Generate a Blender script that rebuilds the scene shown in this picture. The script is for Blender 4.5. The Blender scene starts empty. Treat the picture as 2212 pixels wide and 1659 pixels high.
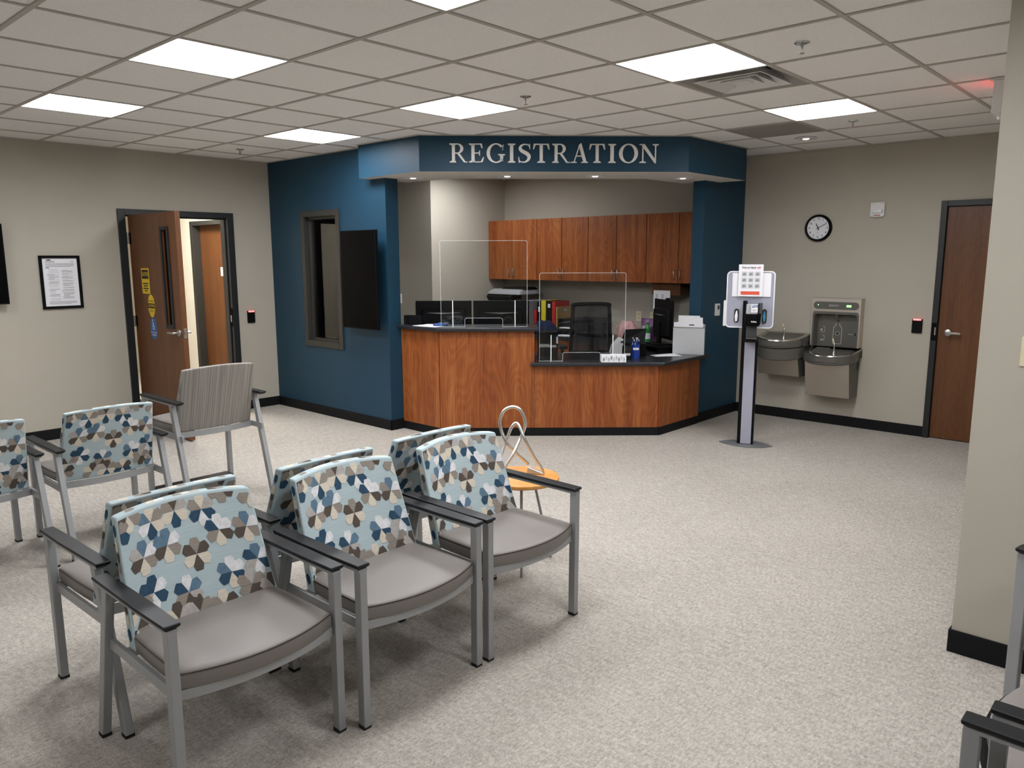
import bpy, bmesh, math, random
from mathutils import Matrix, Vector
random.seed(7)
sc = bpy.context.scene
COL = sc.collection
PI = math.pi

# ------------------------------------------------------------------ camera
YAW, PITCH, ROLL, FPX = 0.7429, -0.1625, -0.0025, 1661.17
f = Vector((math.cos(YAW)*math.cos(PITCH), math.sin(YAW)*math.cos(PITCH), math.sin(PITCH)))
r = Vector((math.sin(YAW), -math.cos(YAW), 0)); u = r.cross(f)
c_, s_ = math.cos(ROLL), math.sin(ROLL)
r2 = c_*r + s_*u; u2 = -s_*r + c_*u
cam = bpy.data.objects.new('camera', bpy.data.cameras.new('camera')); COL.objects.link(cam)
cam.data.sensor_width = 36; cam.data.lens = FPX/2212*36
cam.data.clip_start = 0.05; cam.data.clip_end = 60
cam.matrix_world = Matrix(((r2.x,u2.x,-f.x,-1.7745),(r2.y,u2.y,-f.y,-4.3948),(r2.z,u2.z,-f.z,1.663),(0,0,0,1)))
sc.camera = cam

# ------------------------------------------------------------------ light and exposure
w = bpy.data.worlds.new('world'); sc.world = w; w.use_nodes = True
w.node_tree.nodes['Background'].inputs[0].default_value = (0.9, 0.95, 1, 1)
w.node_tree.nodes['Background'].inputs[1].default_value = 0.02
sc.view_settings.view_transform = 'Standard'; sc.view_settings.look = 'None'
sc.view_settings.gamma = 1; sc.view_settings.use_curve_mapping = False
sc.view_settings.exposure = 1.25
PANEL = 14.0           # strength of the troffer diffusers
HALL = 46.0
H = 2.70               # ceiling height
T = 0.6096             # ceiling tile

# ------------------------------------------------------------------ materials
def lin(h):
    h = h.lstrip('#'); o = []
    for i in (0, 2, 4):
        v = int(h[i:i+2], 16)/255
        o.append(v/12.92 if v <= .04045 else ((v+.055)/1.055)**2.4)
    return (*o, 1)
def newmat(name):
    m = bpy.data.materials.new(name); m.use_nodes = True
    return m, m.node_tree.nodes, m.node_tree.links, m.node_tree.nodes['Principled BSDF']
def mat(name, col, rough=.5, metal=0, spec=.5, var=0, vscale=(40,40,40), bump=0, bscale=200, coat=0):
    m, N, L, P = newmat(name)
    P.inputs['Base Color'].default_value = lin(col); P.inputs['Roughness'].default_value = rough
    P.inputs['Metallic'].default_value = metal; P.inputs['Specular IOR Level'].default_value = spec
    if coat: P.inputs['Coat Weight'].default_value = coat; P.inputs['Coat Roughness'].default_value = .15
    if var or bump:
        tc = N.new('ShaderNodeTexCoord'); mp = N.new('ShaderNodeMapping'); mp.inputs['Scale'].default_value = vscale
        L.new(tc.outputs['Object'], mp.inputs['Vector'])
        nz = N.new('ShaderNodeTexNoise'); nz.inputs['Scale'].default_value = 1; nz.inputs['Detail'].default_value = 4
        L.new(mp.outputs[0], nz.inputs['Vector'])
        if var:
            rp = N.new('ShaderNodeMapRange'); rp.inputs[1].default_value = .3; rp.inputs[2].default_value = .7
            rp.inputs[3].default_value = 1-var; rp.inputs[4].default_value = 1+var
            L.new(nz.outputs[0], rp.inputs[0])
            mx = N.new('ShaderNodeVectorMath'); mx.operation = 'SCALE'; mx.inputs[0].default_value = lin(col)[:3]
            L.new(rp.outputs[0], mx.inputs['Scale']); L.new(mx.outputs[0], P.inputs['Base Color'])
        if bump:
            n2 = N.new('ShaderNodeTexNoise'); n2.inputs['Scale'].default_value = bscale; n2.inputs['Detail'].default_value = 2
            L.new(tc.outputs['Object'], n2.inputs['Vector'])
            b = N.new('ShaderNodeBump'); b.inputs['Strength'].default_value = bump; b.inputs['Distance'].default_value = .002
            L.new(n2.outputs[0], b.inputs['Height']); L.new(b.outputs[0], P.inputs['Normal'])
    return m
def emis(name, col, strength):
    m, N, L, P = newmat(name)
    P.inputs['Base Color'].default_value = (.8,.8,.8,1); P.inputs['Emission Color'].default_value = lin(col)
    P.inputs['Emission Strength'].default_value = strength
    return m
def glass(name, tint=(1,1,1,1), rough=0.0):
    # thin clear sheet: lets light straight through, reflects by angle
    m, N, L, P = newmat(name); N.remove(P)
    out = N['Material Output']; tr = N.new('ShaderNodeBsdfTransparent'); tr.inputs[0].default_value = tint
    gl = N.new('ShaderNodeBsdfGlossy'); gl.inputs['Roughness'].default_value = rough
    fr = N.new('ShaderNodeFresnel'); fr.inputs[0].default_value = 1.45
    mx = N.new('ShaderNodeMixShader'); L.new(fr.outputs[0], mx.inputs[0]); L.new(tr.outputs[0], mx.inputs[1]); L.new(gl.outputs[0], mx.inputs[2])
    L.new(mx.outputs[0], out.inputs[0]); return m
def wood(name, cols, sx=13, sz=.9, rough=.4, seed=0):
    m, N, L, P = newmat(name); P.inputs['Roughness'].default_value = rough; P.inputs['Specular IOR Level'].default_value = .4
    tc = N.new('ShaderNodeTexCoord'); oi = N.new('ShaderNodeObjectInfo')
    ad = N.new('ShaderNodeVectorMath'); ad.operation = 'ADD'
    sc_ = N.new('ShaderNodeVectorMath'); sc_.operation = 'SCALE'; sc_.inputs[0].default_value = (7,5,9)
    L.new(oi.outputs['Random'], sc_.inputs['Scale']); L.new(tc.outputs['Object'], ad.inputs[0]); L.new(sc_.outputs[0], ad.inputs[1])
    m1 = N.new('ShaderNodeMapping'); m1.inputs['Scale'].default_value = (4.5,4.5,1.3); L.new(ad.outputs[0], m1.inputs[0])
    n1 = N.new('ShaderNodeTexNoise'); n1.inputs['Scale'].default_value = 1; n1.inputs['Detail'].default_value = 1; L.new(m1.outputs[0], n1.inputs['Vector'])
    w1 = N.new('ShaderNodeMath'); w1.operation = 'MULTIPLY'; w1.inputs[1].default_value = 13; L.new(n1.outputs[0], w1.inputs[0])
    w2 = N.new('ShaderNodeMath'); w2.operation = 'FRACT'; L.new(w1.outputs[0], w2.inputs[0])
    w3 = N.new('ShaderNodeMath'); w3.operation = 'PINGPONG'; w3.inputs[1].default_value = .5; L.new(w1.outputs[0], w3.inputs[0])
    m2 = N.new('ShaderNodeMapping'); m2.inputs['Scale'].default_value = (sx*7,sx*7,sz*3); L.new(ad.outputs[0], m2.inputs[0])
    n2 = N.new('ShaderNodeTexNoise'); n2.inputs['Scale'].default_value = 1; n2.inputs['Detail'].default_value = 6; n2.inputs['Roughness'].default_value = .65; L.new(m2.outputs[0], n2.inputs['Vector'])
    m3 = N.new('ShaderNodeMapping'); m3.inputs['Scale'].default_value = (sx,sx,sz); L.new(ad.outputs[0], m3.inputs[0])
    n3 = N.new('ShaderNodeTexNoise'); n3.inputs['Scale'].default_value = 1; n3.inputs['Detail'].default_value = 3; L.new(m3.outputs[0], n3.inputs['Vector'])
    a = N.new('ShaderNodeMath'); a.operation = 'MULTIPLY_ADD'; a.inputs[1].default_value = .20; L.new(w3.outputs[0], a.inputs[0])
    b = N.new('ShaderNodeMath'); b.operation = 'MULTIPLY'; b.inputs[1].default_value = .62; L.new(n2.outputs[0], b.inputs[0]); L.new(b.outputs[0], a.inputs[2])
    c = N.new('ShaderNodeMath'); c.operation = 'MULTIPLY_ADD'; c.inputs[1].default_value = .55; L.new(n3.outputs[0], c.inputs[0]); L.new(a.outputs[0], c.inputs[2])
    rp = N.new('ShaderNodeValToRGB'); L.new(c.outputs[0], rp.inputs[0])
    e = rp.color_ramp.elements; e[0].position = .40; e[0].color = lin(cols[0]); e[1].position = .84; e[1].color = lin(cols[2])
    k = e.new(.6); k.color = lin(cols[1])
    L.new(rp.outputs[0], P.inputs['Base Color']); return m
def carpet():
    m, N, L, P = newmat('carpet_loop'); P.inputs['Roughness'].default_value = .95; P.inputs['Specular IOR Level'].default_value = .1
    tc = N.new('ShaderNodeTexCoord')
    def nz(scale, sc3, det=2, rot=0, dist=0):
        mp = N.new('ShaderNodeMapping'); mp.inputs['Scale'].default_value = sc3; mp.inputs['Rotation'].default_value = (0,0,rot)
        L.new(tc.outputs['Object'], mp.inputs[0]); n = N.new('ShaderNodeTexNoise'); n.inputs['Scale'].default_value = scale; n.inputs['Detail'].default_value = det
        n.inputs['Distortion'].default_value = dist
        L.new(mp.outputs[0], n.inputs['Vector']); return n.outputs[0]
    A = nz(220, (1,.5,1), 3, 0, 1.0); B = nz(95, (.4,1,1), 3, 0, .5); C = nz(300, (1,1,1), 2); D = nz(1.3, (1,1,1), 2); E2 = nz(60, (1,.22,1), 2)
    def madd(x, k, y=None):
        n = N.new('ShaderNodeMath'); n.operation = 'MULTIPLY_ADD'; L.new(x, n.inputs[0]); n.inputs[1].default_value = k
        if y is None: n.inputs[2].default_value = 0
        else: L.new(y, n.inputs[2])
        return n.outputs[0]
    v = madd(A, .55); v = madd(B, .38, v); v = madd(C, .22, v); v = madd(D, .10, v); v = madd(E2, .22, v)
    rp = N.new('ShaderNodeValToRGB'); L.new(v, rp.inputs[0]); e = rp.color_ramp.elements
    e[0].position = .57; e[0].color = lin('#88827a'); e[1].position = .88; e[1].color = lin('#bcb6ad'); k = e.new(.72); k.color = lin('#a29c94')
    L.new(rp.outputs[0], P.inputs['Base Color'])
    b = N.new('ShaderNodeBump'); b.inputs['Strength'].default_value = .5; b.inputs['Distance'].default_value = .004
    L.new(v, b.inputs['Height']); L.new(b.outputs[0], P.inputs['Normal']); return m
def stripes(name, c1, c2):
    m, N, L, P = newmat(name); P.inputs['Roughness'].default_value = .9; P.inputs['Specular IOR Level'].default_value = .2
    tc = N.new('ShaderNodeTexCoord'); mp = N.new('ShaderNodeMapping'); mp.inputs['Scale'].default_value = (170,1.5,1.5); L.new(tc.outputs['Object'], mp.inputs[0])
    n = N.new('ShaderNodeTexNoise'); n.inputs['Scale'].default_value = 1; n.inputs['Detail'].default_value = 2; L.new(mp.outputs[0], n.inputs['Vector'])
    rp = N.new('ShaderNodeValToRGB'); L.new(n.outputs[0], rp.inputs[0]); e = rp.color_ramp.elements
    e[0].position = .38; e[0].color = lin(c1); e[1].position = .62; e[1].color = lin(c2); L.new(rp.outputs[0], P.inputs['Base Color']); return m

MT = {}
MT['paint'] = mat('greige_wall_paint', '#b1ab9e', .75, spec=.25, var=.015, vscale=(2,2,2), bump=.12, bscale=260)
MT['blue'] = mat('blue_wall_paint', '#1b3e53', .5, spec=.3, bump=.10, bscale=260)
MT['cream'] = mat('hall_wall_paint', '#dcd7ca', .7, spec=.25)
MT['tile'] = mat('ceiling_tile', '#efeeec', .95, spec=.1, var=.05, vscale=(150,150,150), bump=.25, bscale=420)
MT['tbar'] = mat('ceiling_grid_metal', '#b2aea7', .6, spec=.3)
MT['soffit'] = mat('soffit_white_paint', '#d5d0c8', .8, spec=.2)
MT['base'] = mat('black_rubber_base', '#131416', .6, spec=.18)
MT['frame'] = mat('black_door_frame', '#1c1e21', .42, spec=.45)
MT['frame2'] = mat('dark_bronze_window_frame', '#33322f', .42, spec=.4)
MT['carpet'] = carpet()
MT['cherry'] = wood('cherry_laminate', ('#6a3315', '#8a4920', '#a56636'))
MT['door'] = wood('stained_birch_door', ('#51301a', '#603b20', '#6d4627'), 9, .7, .38)
MT['maple'] = wood('honey_maple', ('#c1823f', '#cf9350', '#d9a262'), 6, 3, .4)
MT['counter'] = mat('black_laminate_counter', '#24262b', .3, spec=.5, var=.08, vscale=(220,220,220))
MT['steel'] = mat('silver_chair_metal', '#9b9d9e', .42, metal=.3, spec=.5)
MT['chrome'] = mat('chrome', '#d2d4d6', .14, metal=1)
MT['nickel'] = mat('satin_nickel', '#b9b7b2', .3, metal=1)
MT['stainless'] = mat('brushed_stainless', '#cbc3b8', .42, metal=1, var=.06, vscale=(4,4,260))
MT['bowl'] = mat('polished_stainless', '#bdbab4', .22, metal=1)
MT['fgrey'] = mat('grey_fountain_plastic', '#5d5b56', .42, spec=.45)
MT['arm'] = mat('black_urethane_arm', '#131417', .42, spec=.3)
MT['rubber'] = mat('black_rubber', '#111111', .7)
MT['vinyl'] = mat('taupe_grey_vinyl', '#7b7571', .45, spec=.4, bump=.06, bscale=500)
MT['welt'] = mat('dark_grey_welt', '#6f6965', .5)
MT['aqua'] = mat('pale_aqua_fabric', '#a9b9bd', .85, spec=.2, var=.05, vscale=(8,8,160))
PET = {}
for k, h in dict(N='#2e495e', S='#5c7589', W='#d6d6d8', C='#cdc4b4', T='#8d857c', B='#544b44', G='#aaa5a1').items():
    PET[k] = mat('fabric_'+k.lower(), h, .85, spec=.2, var=.12, vscale=(30,30,330) if k in 'CTB' else (60,60,60))
MT['greystripe'] = stripes('grey_striped_fabric', '#7f7a75', '#9c9791')
MT['black'] = mat('black_plastic', '#090a0c', .5, spec=.12)
MT['blackm'] = mat('black_matte', '#0c0d0f', .8, spec=.12)
MT['silver'] = mat('bright_silver_metal', '#dcdad5', .38, metal=1)
MT['screen'] = mat('screen_off', '#030304', .4, spec=.05)
MT['white'] = mat('white_plastic', '#dcdcdb', .45)
MT['paper'] = mat('white_paper', '#e6e6ea', .85, spec=.15)
MT['papergrey'] = mat('printed_grey', '#8e8f93', .9)
MT['ink'] = mat('dark_ink', '#2a2b2e', .8)
MT['red'] = mat('red_plastic', '#b02a26', .45)
MT['yellow'] = mat('yellow_vinyl', '#d8c42f', .45)
MT['signyel'] = mat('caution_yellow', '#d6b524', .5)
MT['signblk'] = mat('caution_black', '#1a1713', .5)
MT['signblue'] = mat('access_blue', '#355f95', .5)
MT['orange'] = mat('orange_red_print', '#d9553a', .7)
MT['canlamp'] = emis('downlight_lens', '#ffffff', .55)
MT['acry'] = glass('clear_acrylic', (.955,.965,.965,1))
MT['acryedge'] = mat('acrylic_edge', '#f2f6f6', .35)
MT['glass'] = glass('window_glass', (.985,.99,.985,1))
MT['darkglass'] = glass('smoked_door_glass', (.04,.045,.045,1))
MT['textgrey'] = mat('pale_print_grey', '#a9a9ae', .9)
MT['lilac'] = mat('lilac_grey_laminate', '#9d9eac', .5, spec=.35, var=.04, vscale=(30,30,200))
MT['standbase'] = mat('grey_steel_plate', '#77787b', .45, metal=.3)
MT['letters'] = mat('off_white_letters', '#eeedea', .6)
MT['ivory'] = mat('ivory_plastic', '#d6cfae', .45)
MT['led'] = emis('red_led', '#ff2a2a', 2.2)
MT['ledgreen'] = emis('green_led', '#58c84a', .9)
MT['addedpanel'] = emis('added_office_diffuser', '#f8f9fc', PANEL*1.05)
MT['panel'] = emis('light_diffuser', '#f8f9fc', PANEL)
MT['hallpanel'] = emis('hall_light_diffuser', '#fffaf2', HALL)
MT['exitglow'] = emis('exit_letter_glow', '#ff3030', 2.0)
MT['greyprint'] = mat('grey_print_plastic', '#b8b8b4', .5)
MT['darkgrey'] = mat('dark_grey_plastic', '#3f4144', .5)
MT['printer'] = mat('grey_printer_plastic', '#8e8f92', .5)
MT['bluep'] = mat('translucent_blue_plastic', '#1f3f9a', .3)
MT['clearp'] = glass('clear_plastic', (.93,.95,.96,1), .05)
MT['gel'] = mat('clear_gel', '#e9ecec', .25)
MT['navy'] = mat('navy_cloth', '#1d2740', .95, spec=.1)
MT['pink'] = mat('pink_nylon', '#cfa3a0', .7, var=.15, vscale=(25,25,25))
MT['purple'] = mat('purple_foil', '#6d3f73', .35, var=.35, vscale=(30,30,30))
MT['green'] = mat('green_bottle_plastic', '#2f8a3f', .25)
MT['tan'] = mat('tan_hardboard', '#a5844f', .6, var=.06, vscale=(90,90,90))
MT['mesh'] = mat('grey_wire_mesh', '#c3c5c7', .5, metal=.3)
MT['teal'] = mat('teal_wipes', '#3b8ea8', .5)
MT['vent'] = mat('grey_vent_metal', '#a5a19b', .5, spec=.4)
MT['ventdark'] = mat('duct_dark', '#2b2a29', .8)
MT['perf'] = mat('perforated_grey_panel', '#8e8a85', .8, var=.12, vscale=(140,140,140))
MT['mocha'] = mat('brown_laminate', '#5c3d2c', .5)

mm, N, L, P = newmat('painted_edge_glow'); tr = N.new('ShaderNodeBsdfTransparent'); mx = N.new('ShaderNodeMixShader'); mx.inputs[0].default_value = .38
P.inputs['Base Color'].default_value = (.92,.96,.96,1); P.inputs['Roughness'].default_value = .3
L.new(tr.outputs[0], mx.inputs[1]); L.new(P.outputs[0], mx.inputs[2]); L.new(mx.outputs[0], N['Material Output'].inputs[0]); MT['acryglow'] = mm  # half clear white, stands in for light glowing inside the acrylic edge

# ------------------------------------------------------------------ mesh builder
class M:
    def __init__(s): s.v = []; s.f = []; s.m = []; s.X = None
    def P(s, p):
        p = Vector(p)
        if s.X is not None: p = s.X @ p
        s.v.append(p); return len(s.v)-1
    def face(s, pts, mi=0):
        s.f.append([s.P(p) for p in pts]); s.m.append(mi); return s
    def faces(s, vs, fs, mi=0):
        b = len(s.v)
        for p in vs: s.P(p)
        for q in fs: s.f.append([b+i for i in q]); s.m.append(mi)
        return s
    def box(s, x0, x1, y0, y1, z0, z1, mi=0):
        vs = [(x,y,z) for z in (z0,z1) for y in (y0,y1) for x in (x0,x1)]
        return s.faces(vs, [(0,2,3,1),(4,5,7,6),(0,1,5,4),(2,6,7,3),(0,4,6,2),(1,3,7,5)], mi)
    def prism(s, poly, z0, z1, mi=0, axis='z'):
        # extrude a polygon; axis 'z': poly in xy.  axis 'y': poly in xz, extruded from y=z0 to y=z1. axis 'x': poly in yz
        a = sum(poly[i-1][0]*poly[i][1]-poly[i][0]*poly[i-1][1] for i in range(len(poly)))
        if a < 0: poly = poly[::-1]
        n = len(poly)
        mk = {'z': lambda p,t: (p[0],p[1],t), 'y': lambda p,t: (p[0],t,p[1]), 'x': lambda p,t: (t,p[0],p[1])}[axis]
        vs = [mk(p,z0) for p in poly]+[mk(p,z1) for p in poly]
        fl = axis == 'y'
        if z1 < z0: fl = not fl
        fs = [tuple(range(n-1,-1,-1)), tuple(range(n,2*n))]+[(i,(i+1)%n,n+(i+1)%n,n+i) for i in range(n)]
        if fl: fs = [q[::-1] for q in fs]
        return s.faces(vs, fs, mi)
    def frame(s, x0, x1, z0, z1, wd, y0, y1, mi=0):
        # rectangular picture-frame in the xz plane
        s.box(x0,x0+wd,y0,y1,z0,z1,mi); s.box(x1-wd,x1,y0,y1,z0,z1,mi)
        s.box(x0+wd,x1-wd,y0,y1,z1-wd,z1,mi); s.box(x0+wd,x1-wd,y0,y1,z0,z0+wd,mi); return s
    def bar(s, p0, p1, wx, wy, up=(0,0,1), mi=0, w2=None):
        p0, p1 = Vector(p0), Vector(p1); d = (p1-p0).normalized(); up = Vector(up)
        if abs(d.dot(up)) > .98: up = Vector((0,1,0))
        a = d.cross(up).normalized(); b = a.cross(d).normalized(); vs = []
        for p, (q, t) in ((p0,(wx,wy)), (p1, w2 or (wx,wy))):
            for i, j in ((-1,-1),(1,-1),(1,1),(-1,1)): vs.append(p+a*(i*q/2)+b*(j*t/2))
        return s.faces(vs, [(0,1,2,3),(7,6,5,4),(0,4,5,1),(1,5,6,2),(2,6,7,3),(3,7,4,0)], mi)
    def tube(s, pts, rad, seg=12, mi=0, closed=False, flat=None):
        pts = [Vector(p) for p in pts]; n = len(pts); rings = []
        a = None
        for i in range(n):
            d = ((pts[(i+1)%n]-pts[i-1]) if closed else (pts[min(i+1,n-1)]-pts[max(i-1,0)])).normalized()
            if a is None:
                a = d.cross(Vector((0,0,1)));
                if a.length < .1: a = d.cross(Vector((0,1,0)))
            a = (a-d*a.dot(d)).normalized(); b = d.cross(a)
            rr = rad[i] if isinstance(rad,(list,tuple)) else rad
            rings.append([pts[i]+a*(rr*math.cos(2*PI*k/seg))+b*(rr*math.sin(2*PI*k/seg)) for k in range(seg)])
        vs = [p for q in rings for p in q]; fs = []
        for i in range(n if closed else n-1):
            j = (i+1)%n
            for k in range(seg): fs.append((i*seg+k, i*seg+(k+1)%seg, j*seg+(k+1)%seg, j*seg+k))
        if not closed: fs += [tuple(range(seg-1,-1,-1)), tuple((n-1)*seg+k for k in range(seg))]
        return s.faces(vs, fs, mi)
    def cyl(s, c, rad, z0, z1, seg=24, mi=0, axis='z'):
        return s.prism([(c[0]+rad*math.cos(2*PI*k/seg), c[1]+rad*math.sin(2*PI*k/seg)) for k in range(seg)], z0, z1, mi, axis)
    def lathe(s, prof, c=(0,0,0), seg=32, mi=0, axis='z'):
        # prof: list of (radius, height); closed at ends if radius 0
        vs, fs = [], []
        mk = {'z': lambda R,a,h:(c[0]+R*math.cos(a),c[1]+R*math.sin(a),c[2]+h), 'y': lambda R,a,h:(c[0]+R*math.cos(a),c[1]+h,c[2]-R*math.sin(a))}[axis]
        for R, h in prof:
            for k in range(seg): vs.append(mk(R, 2*PI*k/seg, h))
        for i in range(len(prof)-1):
            for k in range(seg):
                fs.append((i*seg+k, i*seg+(k+1)%seg, (i+1)*seg+(k+1)%seg, (i+1)*seg+k))
        return s.faces(vs, fs, mi)
    def loft(s, rings, mi=0, cap=True, closed=True):
        n = len(rings[0]); vs = [p for q in rings for p in q]; fs = []
        for i in range(len(rings)-1):
            for k in range(n if closed else n-1): fs.append((i*n+k, i*n+(k+1)%n, (i+1)*n+(k+1)%n, (i+1)*n+k))
        if cap: fs += [tuple(range(n-1,-1,-1)), tuple((len(rings)-1)*n+k for k in range(n))]
        return s.faces(vs, fs, mi)

def rrect(x0, x1, y0, y1, rad, seg=5):
    o = []
    for cx, cy, a0 in ((x1-rad,y1-rad,0),(x0+rad,y1-rad,PI/2),(x0+rad,y0+rad,PI),(x1-rad,y0+rad,1.5*PI)):
        for k in range(seg+1):
            a = a0+PI/2*k/seg; o.append((cx+rad*math.cos(a), cy+rad*math.sin(a)))
    return o

def obj(name, mb, mats, parent=None, bevel=0, smooth=0, seg=2, fix=False):
    me = bpy.data.meshes.new(name)
    me.from_pydata([tuple(p) for p in mb.v], [], mb.f)
    if not isinstance(mats, (list, tuple)): mats = [mats]
    for m in mats: me.materials.append(MT[m] if isinstance(m, str) else m)
    me.polygons.foreach_set('material_index', mb.m)
    if fix or smooth:
        bm = bmesh.new(); bm.from_mesh(me)
        bmesh.ops.remove_doubles(bm, verts=bm.verts, dist=1e-5)
        bm.to_mesh(me); bm.free()
    if smooth:
        me.polygons.foreach_set('use_smooth', [True]*len(me.polygons)); me.set_sharp_from_angle(angle=math.radians(smooth))
    me.update()
    o = bpy.data.objects.new(name, me); COL.objects.link(o)
    if parent: o.parent = parent
    if bevel:
        b = o.modifiers.new('bevel', 'BEVEL'); b.width = bevel; b.segments = seg; b.limit_method = 'ANGLE'; b.angle_limit = math.radians(40)
        b.harden_normals = False
    return o
def thing(name, label, cat, loc=(0,0,0), rz=0, group=None):
    o = bpy.data.objects.new(name, None); COL.objects.link(o); o.empty_display_size = .1
    o.location = loc; o.rotation_euler = (0,0,rz); o['label'] = label; o['category'] = cat
    if group: o['group'] = group
    return o
def tag(o, label, cat, group=None, loc=None, rz=None):
    o['label'] = label; o['category'] = cat
    if group: o['group'] = group
    if loc: o.location = loc
    if rz is not None: o.rotation_euler = (0,0,rz)
    return o
def struct(name, mb, mats, **k):
    o = obj(name, mb, mats, **k); o['kind'] = 'structure'; return o
def sroot(name, loc=(0,0,0), rz=0):
    o = bpy.data.objects.new(name, None); COL.objects.link(o); o.location = loc; o.rotation_euler = (0,0,rz); o['kind'] = 'structure'; return o
def dup(root, loc, rz, label, group=None):
    q = root.copy(); COL.objects.link(q); q.location = loc; q.rotation_euler = (0,0,rz); q['label'] = label
    if group: q['group'] = group
    for ch in list(root.children):
        c = ch.copy(); COL.objects.link(c); c.parent = q
        for g in list(ch.children):
            d = g.copy(); COL.objects.link(d); d.parent = c
    return q
def text(name, s, size, m, parent=None, loc=(0,0,0), rot=(PI/2,0,0), ext=.0006, align='CENTER', sx=1.0, bold=0):
    cu = bpy.data.curves.new(name, 'FONT'); cu.body = s; cu.size = size; cu.extrude = ext; cu.align_x = align; cu.align_y = 'CENTER'
    cu.resolution_u = 3; cu.offset = bold
    t = bpy.data.objects.new(name, cu); COL.objects.link(t)
    bpy.context.view_layer.update()
    me = bpy.data.meshes.new_from_object(t.evaluated_get(bpy.context.evaluated_depsgraph_get()))
    bpy.data.objects.remove(t); me.name = name; me.materials.clear(); me.materials.append(MT[m])
    o = bpy.data.objects.new(name, me); COL.objects.link(o); o.location = loc; o.rotation_euler = rot; o.scale = (sx,1,1)
    if parent: o.parent = parent
    return o
RW = -PI/2            # rotation of things whose front faces -X
# reception counter frame: s along the diagonal front, off = inwards, so local -y faces the lobby
DD = Vector((.682,-.731,0)); DN = Vector((.731,.682,0)); D0 = Vector((3.0,.91,0)); DROT = math.atan2(-.731,.682)
def dg(s, off, z=0): p = D0+DD*s+DN*off; return (p.x, p.y, z)
def dg2(s, off): return dg(s,off)[:2]
# ------------------------------------------------------------------ setting
struct('floor', M().box(-5,10,-8,9.2,-.06,0), 'carpet')
# lights sit in these ceiling tiles (i, j): x = i*T .. (i+1)*T,  y = -j*T .. -(j+1)*T ... measured with j counted away from the left wall
LT = [(0,0),(0,-3),(3,0),(3,3),(6,3),(0,3),(3,-3)]
LX = [(7,-4),(0,6),(-3,-3),(-3,9),(-6,3)]
HALLL = [(3,-8)]
VENT = (4,3)
def tilebox(i, j): return i*T, (i+1)*T, -(j+1)*T, -j*T
ce = M(); gr = M(); holes = set(LT+LX+HALLL+[VENT])
for i in range(-9, 11):
    for j in range(-15, 13):
        if (i,j) in holes: continue
        x0,x1,y0,y1 = tilebox(i,j); x0 = max(x0,-5); x1 = min(x1,6.1); y0 = max(y0,-8)
        if x1 <= x0 or y1 <= y0: continue
        if y1 <= -3.75 and x0 >= 1.8: continue
        ce.face([(x0,y0,H+.004),(x0,y1,H+.004),(x1,y1,H+.004),(x1,y0,H+.004)])
ce.box(-5.1,6.2,-8.1,9.3,H+.30,H+.34)
struct('ceiling', ce, 'tile')
for i in range(-8, 11): gr.box(i*T-.012, i*T+.012, -8, 9, H-.002, H+.028)
for j in range(-14, 14): gr.box(-5, 6.05, -j*T-.012, -j*T+.012, H-.0015, H+.0285)
struct('trim_2', gr, 'tbar')
wa = M()                                        # wall angle where the grid meets the walls
for x0,x1,y0,y1 in ((-5,2.85,3.478,3.5),(2.828,2.85,1.67,3.5),(5.44,6.0,-.612,-.59),(5.978,6.0,-3.7,-.59),(1.723,1.745,-8,-3.678),(1.723,6.0,-3.70,-3.678)): wa.box(x0,x1,y0,y1,H-.003,H+.02)
for (ax,ay),(bx_,by_) in (((2.72,1.67),(2.72,.81)),((2.72,.81),(4.37,-.85)),((4.37,-.85),(5.44,-.86)),((5.44,-.86),(5.44,-.6))):
    d_ = Vector((bx_-ax,by_-ay,0)).normalized(); n_ = Vector((d_.y,-d_.x,0))*.010
    wa.bar((ax+n_.x,ay+n_.y,H+.008),(bx_+n_.x,by_+n_.y,H+.008),.02,.022)
struct('trim_4', wa, 'tbar')

wl = M().box(-5,1.25,3.5,3.62,0,H+.03).box(1.25,2.37,3.5,3.62,2.11,H+.03).box(2.37,2.85,3.5,3.62,0,H+.03)
struct('wall_left', wl, 'paint')
wr = M().box(6,6.12,-2.5,4.0,0,H+.03).box(6,6.12,-3.55,-2.5,2.11,H+.03).box(6,6.12,-8,-3.55,0,H+.03)
struct('wall_right', wr, 'paint')
bl = M().box(2.85,2.998,2.82,3.74,0,H+.03).box(2.85,2.998,1.45,2.24,0,H+.03).box(2.85,2.998,2.24,2.82,0,.79).box(2.85,2.998,2.24,2.82,2.09,H+.03)
struct('wall_accent_left', bl, 'blue')
struct('wall_accent_right', M().box(5.15,6,-.59,-.46,0,H+.03), 'blue')
of = M().box(4.67,6,2.87,2.99,0,H+.03).box(4.67,4.79,2.99,3.75,0,H+.03).box(2.97,4.79,3.75,3.87,0,H+.03)
struct('trim_3', M().box(3.62,4.66,3.71,3.749,0,2.2), 'cream')
struct('wall_office', of, 'paint')
struct('wall_near', M().box(1.745,6.0,-8,-3.70,0,H+.03), 'paint')
struct('wall_back', M().box(-5,1.745,-8.1,-8,0,H+.03), 'paint')
struct('wall_far', M().box(-5.1,-5,-8,3.62,0,H+.03), 'paint')
hw = M().box(2.94,3.06,3.87,4.66,0,H+.03).box(2.94,3.06,4.66,5.57,2.11,H+.03).box(2.94,3.06,5.57,9,0,H+.03).box(.9,1.0,3.62,9,0,H+.03).box(.9,3.06,9,9.1,0,H+.03).box(2.85,2.94,3.62,3.9,0,H+.03)
struct('wall_hall', hw, 'cream')

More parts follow.
